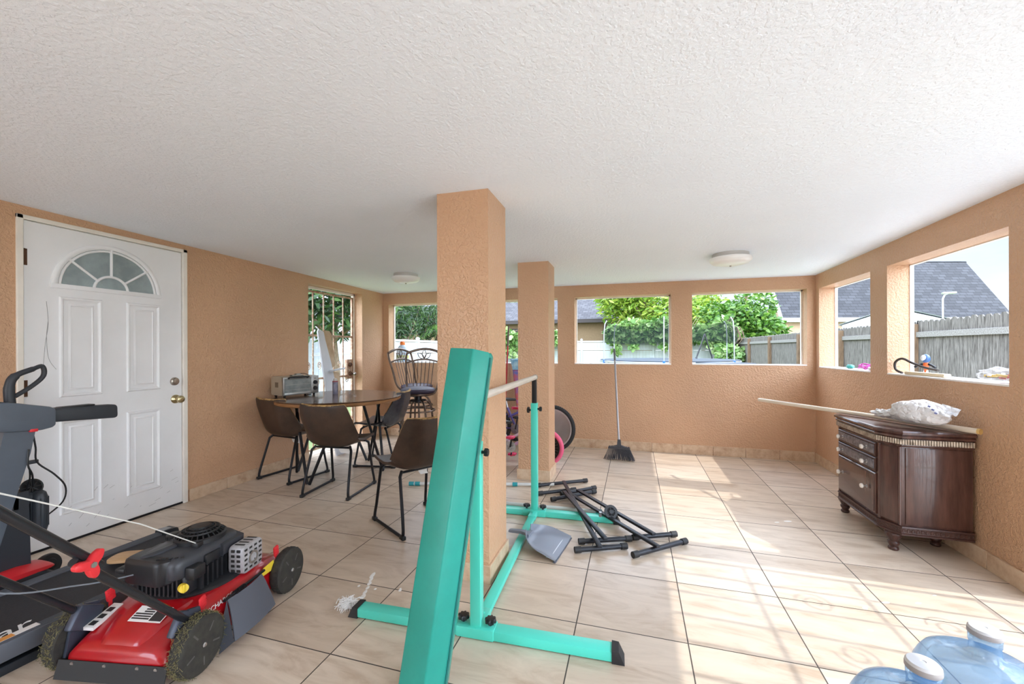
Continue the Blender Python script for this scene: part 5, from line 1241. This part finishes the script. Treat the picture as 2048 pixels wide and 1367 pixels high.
m = MB(); m.bx((.04, Y(1.335), .828), (.06, Y(1.365), .845), .003); m.obj('red_catch', M_REDP, ex)
m = MB(); m.prism(round_poly([(Y(.98), .02), (Y(1.40), .03), (Y(1.43), .07), (Y(1.36), .105), (Y(1.20), .115), (Y(.98), .10)], .02, 3), -.09, .09, 'YZ', None, .006); m.obj('base', M_EXD, ex)
m = MB(); m.loft([[(x * w_, Y(y), z + h * (1 - abs(x) ** 2 * .5)) for x in (-1, -.6, 0, .6, 1)] + [(x * w_, Y(y), z) for x in (1, -1)] for y, w_, z, h in ((1.0, .10, .10, .035), (1.15, .10, .105, .045), (1.30, .095, .105, .045), (1.40, .08, .10, .03), (1.43, .05, .095, .012))]); m.obj('red_shell', M_REDP, ex)
m = MB(); Mk = Matrix.Translation((-.115 + .03, Y(1.47), .058)) @ Matrix.Rotation(R(70), 4, 'Y') @ Matrix.Rotation(R(-20), 4, 'X'); m.lathe([(0, -.02), (.055, -.02), (.058, -.01), (.058, .012), (.052, .02), (.030, .016), (.026, .02), (0, .02)], 32, Mk); m.obj('transport_wheel', M_BLACK, ex)
# ------------------------------------------------------------------ dark dresser with chamfered corners
M_CAB = pm('dark_mahogany', (92, 62, 54), .25, rgb2=(66, 42, 38), vscale=3, stretch=(10, 10, 1.2), coat=.35)
M_CABD = pm('carved_dark_wood', (72, 46, 40), .35, var=.2, vscale=60)
M_SILV = pm('silver_leaf_moulding', (206, 196, 182), .3, .55, rgb2=(150, 138, 124), vscale=30)
M_CROC = pm('embossed_silver_black', (132, 130, 138), .35, .4, rgb2=(84, 82, 90), vscale=45, bump=.8, bscale=90)
cb = thing('dresser', 'small dark wood dresser with three drawers and chamfered corners against the right wall', 'dresser', (1.485, 3.43, 0), 0)
# local: x depth (0 front .. .405 back at wall), y along the wall
DPX, HY, CH, CHX = .405, .37, .115, .062
def outl(g=0.0, chy=CH, chx=CHX):
    return [(DPX, -HY - g), (chx - g * .2, -HY - g), (-g, -HY + chy - g * .4), (-g, HY - chy + g * .4), (chx - g * .2, HY + g), (DPX, HY + g)]
m = MB(); m.prism(outl(-.002), .165, .655, 'XY', None, .002); body = m.obj('body', M_CAB, cb)
m = MB(); m.loft([[(x, y, z) for x, y in outl(g)] for g, z in ((.004, .652), (.010, .660), (.010, .700), (.020, .706), (.024, .716), (.018, .724), (.030, .730), (.032, .742), (.024, .750), (.006, .753))]); m.obj('top', M_CAB, cb, 25)
# silver fluted band
m = MB(); O = outl(.014)
for a, b in zip(O[:-1], O[1:]):
    a = Vector(a); b = Vector(b); d = b - a; n = max(3, int(d.length / .0125))
    for i in range(n):
        p = a + d * ((i + .5) / n); m.tube([(p.x, p.y, .668), (p.x, p.y, .698)], .0058, 7)
m.obj('fluted_band', M_SILV, cb)
m = MB(); m.loft([[(x, y, z) for x, y in outl(g)] for g, z in ((-.01, .118), (.012, .120), (.012, .128), (.006, .131), (.006, .162), (.012, .165), (.010, .172), (-.001, .174))]); m.obj('base_apron', M_CABD, cb, 25)
m = MB(); O = outl(.006)
for a, b in zip(O[:-1], O[1:]):
    a = Vector(a); b = Vector(b); d = b - a; n = max(2, int(d.length / .022))
    for i in range(n):
        p = a + d * ((i + .5) / n); r_ = .0085; e = d.normalized()
        pts = [(p.x + e.x * r_ * math.cos(t_), p.y + e.y * r_ * math.cos(t_), .1465 + r_ * 1.2 * math.sin(t_)) for t_ in [2 * PI * k_ / 10 for k_ in range(10)]]
        m.tube(pts, .0026, 5, closed=True)
m.obj('carved_frieze', M_CABD, cb)
# corner posts (chamfer panels)
for s in (-1, 1):
    a = Vector((CHX, s * HY)); b = Vector((0, s * (HY - CH))); m = MB()
    for p in (a.lerp(b, .06), a.lerp(b, .94)): m.tube([(p.x, p.y, .176), (p.x, p.y, .650)], .0075, 8)
    mid = a.lerp(b, .5); nn = Vector((-abs((a - b).y), s * abs((a - b).x))).normalized()
    m.loft([[(a.lerp(b, t_).x + nn.x * .010 * math.sin(PI * t_), a.lerp(b, t_).y + nn.y * .010 * math.sin(PI * t_), z) for t_ in (.12, .3, .5, .7, .88)] + [(a.lerp(b, t_).x - nn.x * .004, a.lerp(b, t_).y - nn.y * .004, z) for t_ in (.88, .12)] for z in (.19, .64)])
    m.obj('corner_panel', M_CAB, cb)
m = MB(); m.bx((CHX + .02, -HY - .004, .185), (DPX - .004, -HY, .645), .002); m.obj('side_panel', M_CAB, cb)
# drawers on the front face
def drawer(z0, z1, mat, croc):
    y0, y1 = -HY + CH + .008, HY - CH - .008; m = MB()
    m.loft([[(x, y, z) for y, z in ((y0 + i, z0 + i), (y1 - i, z0 + i), (y1 - i, z1 - i), (y0 + i, z1 - i))] for x, i in ((.004, 0), (-.008, .0), (-.012, .004), (-.012, .010), (-.007, .016), (-.007, .03))]); d = m.obj('drawer', M_CAB if not croc else M_CABD, cb)
    m = MB(); i = .012; m.loft([[(x, y, z) for y, z in ((y0 + i + q, z0 + i + q), (y1 - i - q, z0 + i + q), (y1 - i - q, z1 - i - q), (y0 + i + q, z1 - i - q))] for x, q in ((-.006, 0), (-.016, .002), (-.018, .010))]); m.obj('drawer_face', mat, d)
    zk = (z0 + z1) / 2 + (.0 if croc else .02)
    for y in (y0 + .085, y1 - .085):
        m = MB(); Mk = Matrix.Translation((-.016, y, zk)) @ Matrix.Rotation(R(-90), 4, 'Y'); m.lathe([(.012, 0), (.012, .003), (.005, .006), (.005, .020), (.009, .023)], 16, Mk); kn = m.obj('knob', M_STEEL, d)
        m = MB(); m.lathe([(.008, .020), (.015, .026), (.016, .032), (.013, .038), (.006, .040), (0, .040)], 10, Mk); kk = m.obj('crystal', pm('crystal_knob', (226, 220, 212), .1, spec=.9), d)
drawer(.558, .642, M_CROC, True); drawer(.462, .548, M_CROC, True); drawer(.192, .450, M_CAB, False)
for x, y in ((.055, -HY + .065), (.055, HY - .065), (.34, -HY + .20), (.34, HY - .06)):
    m = MB(); pr_ = [(0, 0), (.022, 0), (.027, .006), (.026, .016), (.020, .022), (.023, .030), (.029, .040), (.030, .052), (.024, .058), (.026, .066), (.036, .085), (.042, .100), (.040, .110), (.034, .113), (.036, .120), (0, .120)]
    n = 36; m.loft([[(x + (r if not (.06 < z < .105) else r * (1 + .06 * math.cos(9 * 2 * PI * i / n))) * math.cos(2 * PI * i / n), y + (r if not (.06 < z < .105) else r * (1 + .06 * math.cos(9 * 2 * PI * i / n))) * math.sin(2 * PI * i / n), z) for i in range(n)] for r, z in pr_[1:-1]]); m.obj('foot', M_CABD, cb, 50)
# pale pole and plastic bag on top
ple = MB(); pa, pb = Vector((1.115, 4.34, .771)), Vector((1.868, 2.99, .775)); ple.tube([pa, pb], .0155, 16)
po = ple.obj('pole', pm('cream_plastic_pole', (228, 216, 198), .45, var=.04)); tag(po, 'long cream plastic pole lying across the dark dresser', 'pole')
m = MB(); d = (pb - pa).normalized(); m.tube([pb, pb + d * .012], .0165, 16); m.obj('end_cap', pm('ochre_end_cap', (214, 178, 110), .5), po)
M_BAG = bpy.data.materials.new('crumpled_white_plastic'); M_BAG.use_nodes = True; nt = M_BAG.node_tree; b_ = nt.nodes['Principled BSDF']; b_.inputs['Base Color'].default_value = lin((226, 226, 228)); b_.inputs['Roughness'].default_value = .38
tcb = N(nt, 'ShaderNodeTexCoord'); vo = N(nt, 'ShaderNodeTexVoronoi', i_Scale=26.0); vo.feature = 'DISTANCE_TO_EDGE'; nb = N(nt, 'ShaderNodeTexNoise', i_Scale=22.0, i_Detail=4.0); ma = N(nt, 'ShaderNodeMath', op='ADD')
nt.links.new(tcb.outputs['Object'], vo.inputs['Vector']); nt.links.new(tcb.outputs['Object'], nb.inputs['Vector']); nt.links.new(vo.outputs['Distance'], ma.inputs[0]); nt.links.new(nb.outputs['Fac'], ma.inputs[1])
bpn = N(nt, 'ShaderNodeBump', i_Strength=.8, i_Distance=.02); nt.links.new(ma.outputs[0], bpn.inputs['Height']); nt.links.new(bpn.outputs['Normal'], b_.inputs['Normal'])
from mathutils import noise as mn
def crumple(m, c, r, amp, sc, nu=44, nv=28, rot=0.0, flat=0.0, seed=0.0):
    V, F = [], []
    for i in range(nv + 1):
        th_ = PI * i / nv
        for j in range(nu):
            ph = 2 * PI * j / nu; d = Vector((math.sin(th_) * math.cos(ph), math.sin(th_) * math.sin(ph), -math.cos(th_)))
            k_ = 1 + amp * mn.noise(d * sc + Vector((seed, 0, 0))) + amp * .5 * mn.noise(d * sc * 2.7 + Vector((0, seed, 0)))
            p = Vector((d.x * r[0] * k_, d.y * r[1] * k_, d.z * r[2] * k_)); p = Matrix.Rotation(rot, 3, 'Z') @ p; p += Vector(c); p.z = max(p.z, flat); V.append(p)
    for i in range(nv):
        for j in range(nu): F.append((i * nu + j, i * nu + (j + 1) % nu, (i + 1) * nu + (j + 1) % nu, (i + 1) * nu + j))
    m.raw(V, F)
bg_ = thing('plastic_bag', 'crumpled white plastic bag with blue print on top of the dark dresser', 'plastic bag', (1.69, 3.165, .787), R(-58))
m = MB(); crumple(m, (0, 0, .06), (.155, .085, .078), .14, 1.5, 60, 36, 0, .001, 3.1); m.obj('bag_body', M_BAG, bg_, 60)
m = MB(); crumple(m, (-.175, 0, .028), (.075, .035, .026), .5, 2.6, 36, 20, 0, .001, 1.3); m.obj('bag_neck', M_BAG, bg_, 60)
m = MB(); m.shell(lambda u, v: (.10 + .10 * u, -.07 + .10 * v - .03 * u, .085 + .03 * v + .012 * math.sin(8 * v) - .02 * u), 8, 8, .001); m.obj('bag_flap', M_BAG, bg_)
M_BPR = pm('blue_print', (112, 122, 176), .5)
for (x, y, z, a) in ((.095, -.078, .115, .4), (.115, -.082, .098, .4), (.13, -.085, .08, .4)):
    m = MB(); m.box((x, y, z), (.012, .002, .010), (.4, .5, a)); m.obj('blue_print_mark', M_BPR, bg_)

# ------------------------------------------------------------------ water jugs
M_JUG = bpy.data.materials.new('clear_blue_plastic'); M_JUG.use_nodes = True; nt = M_JUG.node_tree; nt.nodes.clear(); L = nt.links
o_ = N(nt, 'ShaderNodeOutputMaterial'); tp = N(nt, 'ShaderNodeBsdfTransparent'); tp.inputs[0].default_value = (.66, .80, .92, 1); df = N(nt, 'ShaderNodeBsdfDiffuse'); df.inputs[0].default_value = lin((138, 182, 226)); gl = N(nt, 'ShaderNodeBsdfGlossy'); gl.inputs['Roughness'].default_value = .06
m1 = N(nt, 'ShaderNodeMixShader'); m1.inputs[0].default_value = .26; lw = N(nt, 'ShaderNodeLayerWeight'); lw.inputs['Blend'].default_value = .22; m2 = N(nt, 'ShaderNodeMixShader')
mr = N(nt, 'ShaderNodeMath', op='MULTIPLY_ADD', i_1=.55, i_2=.05); L.new(lw.outputs['Fresnel'], mr.inputs[0]); L.new(mr.outputs[0], m2.inputs[0])
L.new(tp.outputs[0], m1.inputs[1]); L.new(df.outputs[0], m1.inputs[2]); L.new(m1.outputs[0], m2.inputs[1]); L.new(gl.outputs[0], m2.inputs[2]); L.new(m2.outputs[0], o_.inputs[0])
M_JCAP = pm('pale_grey_cap', (206, 208, 212), .45); M_JRIM = pm('grey_cap_rim', (156, 152, 152), .5)
def jug(loc, rz, label):
    t_ = thing('water_jug', label, 'water jug', loc, rz, 'blue water jugs')
    m = MB(); m.lathe([(.0, .004), (.11, .0), (.130, .008), (.142, .025), (.142, .085), (.137, .095), (.137, .105), (.142, .115), (.142, .185), (.137, .195), (.137, .205), (.142, .215), (.142, .325), (.1425, .350), (.133, .372), (.122, .390), (.100, .402), (.070, .408), (.045, .412), (.035, .420), (.031, .430), (.0305, .452), (.0325, .455), (.0325, .470), (.030, .472), (.030, .484), (.0, .484)], 64); m.obj('bottle', M_JUG, t_, 50)
    m = MB(); m.lathe([(.0335, .475), (.0345, .477), (.0345, .484), (.0335, .488), (.030, .488)], 40); m.obj('cap_rim', M_JRIM, t_)
    m = MB(); m.lathe([(0, .484), (.0335, .486), (.0335, .490), (.030, .4945), (.006, .4955), (.005, .4940), (0, .4940)], 40); m.obj('cap', M_JCAP, t_)
    return t_
jug((.905, 1.428, 0), 0, 'blue water jug nearer the dresser and right edge'); jug((.665, 1.232, 0), R(40), 'blue water jug in front, lowest at the bottom edge')

# ------------------------------------------------------------------ bicycles between and behind the small pillar
M_RUB = pm('black_tyre_rubber', (42, 42, 44), .75, var=.15, vscale=60)
def bike(name, label, loc, rz, r, wb, tyre_m, rim_m, frame_m, seat_h, acc, tyre_r, cat='bicycle', pedal_m=None, stab=False):
    t_ = thing(name, label, cat, loc, rz, None)
    for k_, x in enumerate((-wb / 2, wb / 2)):
        m = MB(); Mw = Matrix.Translation((x, 0, r)) @ Matrix.Rotation(R(90), 4, 'X'); m.tube([Mw @ Vector((( r - tyre_r) * math.cos(a), (r - tyre_r) * math.sin(a), 0)) for a in [2 * PI * i / 56 for i in range(56)]], tyre_r, 12, closed=True)
        if tyre_r > .02 and not stab:
            for i in range(72):
                a = 2 * PI * i / 72
                for zz in (-.011, .011): m.box(Mw @ Vector(((r - .003) * math.cos(a + zz * 3), (r - .003) * math.sin(a + zz * 3), zz)), (.007, .009, .009), Mw.to_3x3().to_4x4() @ Matrix.Rotation(a, 4, 'Z'))
        wt = m.obj('wheel', tyre_m, t_)
        m = MB(); m.lathe([(r - tyre_r * 2 - .012, -.011), (r - tyre_r * 1.7, -.013), (r - tyre_r * 1.6, 0), (r - tyre_r * 1.7, .013), (r - tyre_r * 2 - .012, .011), (r - tyre_r * 2 - .012, -.011)], 56, Mw); m.obj('rim', rim_m, wt)
        m = MB()
        for i in range(24):
            a = 2 * PI * i / 24; sg = 1 if i % 2 else -1; m.tube([Mw @ Vector((.018 * math.cos(a + .5 * sg), .018 * math.sin(a + .5 * sg), sg * .022)), Mw @ Vector(((r - tyre_r * 2 - .005) * math.cos(a), (r - tyre_r * 2 - .005) * math.sin(a), 0))], .0008, 4)
        m.obj('spokes', M_STEEL, wt)
        m = MB(); m.cyl((x, -.045, r), (x, .045, r), .014, 12); m.obj('hub', M_STEEL, wt)
    bb = Vector((-.06 * wb, 0, r * .92)); st = Vector((-.20 * wb, 0, seat_h - .10)); hd = Vector((wb * .34, 0, seat_h + .02)); hl = Vector((wb * .37, 0, seat_h - .10)); rh = Vector((-wb / 2, 0, r)); fh = Vector((wb / 2, 0, r))
    for nm, a, b, q in (('down_tube', hl, bb, .017), ('top_tube', hd - Vector((0, 0, .04)), st - Vector((0, 0, .12)), .015), ('seat_tube', bb, st, .015), ('head_tube', hl, hd, .019)):
        m = MB(); m.tube([a, b], q, 12); m.obj(nm, frame_m, t_)
    for nm, a, b in (('chain_stay', bb, rh), ('seat_stay', st - Vector((0, 0, .08)), rh)):
        for s in (-1, 1):
            m = MB(); m.tube([a + Vector((0, s * .012, 0)), b + Vector((0, s * .045, 0))], .009, 8); m.obj(nm, frame_m, t_)
    for s in (-1, 1):
        m = MB(); m.tube([hl + Vector((0, s * .03, 0)), (hl + fh) / 2 + Vector((.01, s * .04, 0)), fh + Vector((0, s * .042, 0))], .011, 8); m.obj('fork_blade', frame_m, t_)
    m = MB(); m.tube([st, st + Vector((-.02, 0, .08))], .012, 10); m.obj('seat_post', M_STEEL, t_)
    m = MB(); m.loft([[(x + st.x - .02, w_ * c, st.z + .10 + h * s_) for c, s_ in ((-1, -.3), (-.7, .6), (0, 1), (.7, .6), (1, -.3), (0, -.8))] for x, w_, h in ((-.13, .05, .015), (-.11, .075, .028), (-.04, .07, .028), (.05, .03, .022), (.12, .018, .016), (.13, .008, .008))]); m.obj('saddle', acc, t_)
    m = MB(); top = hd + Vector((0, 0, .08)); m.tube([hd, top], .011, 8); m.tube(smooth_path([top + Vector((-.10, -.26, .10)), top + Vector((-.02, -.16, .07)), top, top + Vector((-.02, .16, .07)), top + Vector((-.10, .26, .10))], 5), .010, 8); m.obj('handlebar', M_DMETAL, t_)
    for s in (-1, 1):
        m = MB(); m.tube([top + Vector((-.10, s * .26, .10)), top + Vector((-.16, s * .33, .11))], .015, 10); m.obj('grip', acc if pedal_m is None else pedal_m, t_)
    m = MB(); Mc = Matrix.Translation(bb + Vector((0, -.035, 0))) @ Matrix.Rotation(R(90), 4, 'X'); m.lathe([(.035, -.002), (.062, -.002), (.062, .002), (.035, .002), (.035, -.002)], 28, Mc); m.lathe([(0, -.003), (.016, -.003), (.016, .003), (0, .003)], 12, Mc)
    for i in range(5): m.tube([Mc @ Vector((.01 * math.cos(i * 1.2566), .01 * math.sin(i * 1.2566), 0)), Mc @ Vector((.04 * math.cos(i * 1.2566), .04 * math.sin(i * 1.2566), 0))], .005, 5)
    m.obj('chainring', M_STEEL, t_)
    for s in (-1, 1):
        L_ = .12 if r < .25 else .16; d_ = Vector((.05, 0, s * 1)).normalized() * L_ * -1 * s if False else Vector((.2 * s, 0, s * .98)) * L_
        if r < .25 and s < 0: d_ = d_ * .95
        e = bb + Vector((0, -s * .05, 0)) + d_; m = MB(); m.tube([bb + Vector((0, -s * .05, 0)), e], .008, 8); m.obj('crank_arm', M_DMETAL, t_)
        m = MB(); m.box(e + Vector((0, -s * .045, 0)), (.085, .075, .022), None, .006); m.box(e + Vector((0, -s * .045, 0)), (.03, .085, .03), None, .004); m.obj('pedal', pedal_m or M_BLACK, t_)
    if stab:
        for s in (-1, 1):
            m = MB(); m.tube([(-wb / 2, s * .045, r), (-wb / 2, s * .10, r * .9), (-wb / 2, s * .13, .06)], .007, 8); m.obj('stabiliser_arm', M_DMETAL, t_)
            m = MB(); m.lathe([(0, -.012), (.05, -.012), (.055, 0), (.05, .012), (0, .012)], 24, Matrix.Translation((-wb / 2, s * .15, .055)) @ Matrix.Rotation(R(90), 4, 'X')); m.obj('stabiliser_wheel', pedal_m, t_)
    return t_
M_PINK = pm('pink_tyre', (226, 96, 132), .6); M_HOTP = pm('hot_pink_plastic', (236, 60, 112), .4); M_WF = pm('white_pink_frame', (232, 228, 236), .35, rgb2=(206, 150, 200), vscale=7); M_PURF = pm('purple_frame', (92, 80, 150), .35, var=.1)
bike('bicycle', 'larger purple bicycle with black knobbly tyres by the back wall behind the small pillar', (-1.36, 4.93, 0), R(1), .285, .80, M_RUB, pm('pale_rim', (214, 210, 204), .3, .6), M_PURF, .62, pm('black_saddle', (54, 56, 60), .4), .024)
bike('bicycle', 'small child bicycle with thick pink tyres behind the small pillar', (-1.26, 4.36, 0), R(-2), .195, .70, M_PINK, M_BLACK, M_WF, .44, pm('black_saddle', (54, 56, 60), .4), .024, 'bicycle', M_HOTP, True)

# ------------------------------------------------------------------ clutter on the right-hand sills
SZ = 1.0525
st_ = thing('plastic_strap', 'crumpled pink and white plastic ribbon on the farther right sill', 'ribbon', (1.985, 4.42, SZ), 0)
m = MB(); rg = random.Random(6)
for i in range(7):
    a = rg.uniform(0, 6.28); m.tube(smooth_path([(rg.uniform(-.05, .05), rg.uniform(-.12, .02), .004 + .004 * i), (rg.uniform(-.05, .05), rg.uniform(-.06, .06), .02 + .006 * i), (rg.uniform(-.05, .05), rg.uniform(-.04, .12), .005 + .004 * i)], 6), .0065, 6)
m.obj('pink_loops', pm('pink_magenta_plastic', (222, 110, 196), .4), st_)
m = MB(); crumple(m, (.01, -.15, .018), (.05, .09, .020), .4, 2.2, 26, 16, 0, .0, .7); m.obj('white_crumple', M_BAG, st_, 60)
tl = MB(); crumple(tl, (0, 0, .018), (.03, .045, .020), .3, 1.6, 20, 12, 0, .0, 5.0); o = tl.obj('scrap', pm('teal_scrap', (60, 146, 138), .5), None, 60); o.location = (1.99, 4.72, SZ); tag(o, 'small teal scrap left of the pink ribbon on the sill', 'scrap')
sw = thing('looped_strap', 'black looped strap beside a pale wooden stick on the nearer right sill', 'strap', (1.975, 3.75, SZ), 0)
m = MB(); m.tube(smooth_path([(-.02, .10, .006), (-.03, .16, .03), (-.03, .165, .085), (-.02, .10, .115), (.0, .02, .085), (.02, -.08, .055), (.03, -.20, .04)], 7), .0085, 8); m.obj('strap_loop', pm('dark_brown_strap', (62, 54, 50), .6), sw)
wk = MB(); wk.box((0, 0, .012), (.045, .36, .024), None, .008); o = wk.obj('wooden_stick', pm('pale_stick_wood', (226, 206, 172), .6, var=.08)); o.location = (1.955, 3.58, SZ); o.rotation_euler = (0, 0, R(5)); tag(o, 'pale wooden stick lying on the nearer right sill', 'stick')
ty = thing('toy_figure', 'small blue, white and orange toy figure standing on the nearer right sill', 'toy', (2.04, 3.74, SZ), R(-60))
ty.scale = (.55, .55, .62)
m = MB(); m.loft([oval(.02, .016, .0), oval(.018, .015, .05), oval(.028, .02, .09), oval(.034, .022, .12), oval(.02, .016, .15)]); m.obj('body', pm('toy_orange', (232, 110, 60), .4), ty)
m = MB(); m.ball((0, 0, .19), (.045, .045, .052), 20, 14); m.obj('helmet', pm('toy_blue', (58, 92, 140), .3), ty)
m = MB(); m.ball((-.008, -.022, .197), (.036, .032, .036), 16, 12); m.obj('visor', pm('toy_white', (232, 236, 240), .3), ty)
for s in (-1, 1):
    m = MB(); m.tube([(s * .03, 0, .125), (s * .07, -.01, .11), (s * .115, -.02, .085)], [.014, .013, .015], 8); m.obj('arm', M_BLACK, ty)
    m = MB(); m.tube([(s * .012, 0, .05), (s * .018, -.004, .01)], .012, 8); m.ball((s * .018, -.012, .009), (.016, .024, .009), 10, 6); m.obj('leg', pm('toy_white', (232, 236, 240), .3), ty)
pg = thing('bag_of_pegs', 'clear plastic bag of colourful odds and ends at the near end of the right sill', 'bag', (1.985, 3.0, SZ), 0)
rg = random.Random(9); cols = [pm('peg_red', (196, 50, 60), .4), pm('peg_blue', (60, 120, 196), .4), pm('peg_dark', (52, 50, 60), .4), pm('peg_white', (236, 236, 238), .4), pm('peg_yellow', (226, 190, 70), .4)]
for i in range(16):
    m = MB(); m.box((rg.uniform(-.035, .035), rg.uniform(-.10, .10), rg.uniform(.022, .048)), (.016, .06, .014), (rg.uniform(-.2, .2), rg.uniform(-.3, .3), rg.uniform(0, 3)), .003); m.obj('peg', cols[i % 5], pg)
M_CLR = bpy.data.materials.new('clear_film'); M_CLR.use_nodes = True; nt = M_CLR.node_tree; nt.nodes.clear(); L = nt.links
o_ = N(nt, 'ShaderNodeOutputMaterial'); tp = N(nt, 'ShaderNodeBsdfTransparent'); pb_ = N(nt, 'ShaderNodeBsdfPrincipled', i_Roughness=.15); pb_.inputs['Base Color'].default_value = (.9, .9, .92, 1); m1 = N(nt, 'ShaderNodeMixShader'); m1.inputs[0].default_value = .28
L.new(tp.outputs[0], m1.inputs[1]); L.new(pb_.outputs[0], m1.inputs[2]); L.new(m1.outputs[0], o_.inputs[0])
m = MB(); crumple(m, (0, 0, .038), (.062, .145, .042), .25, 2.4, 40, 22, 0, .001, 2.2); m.obj('film', M_CLR, pg, 60)
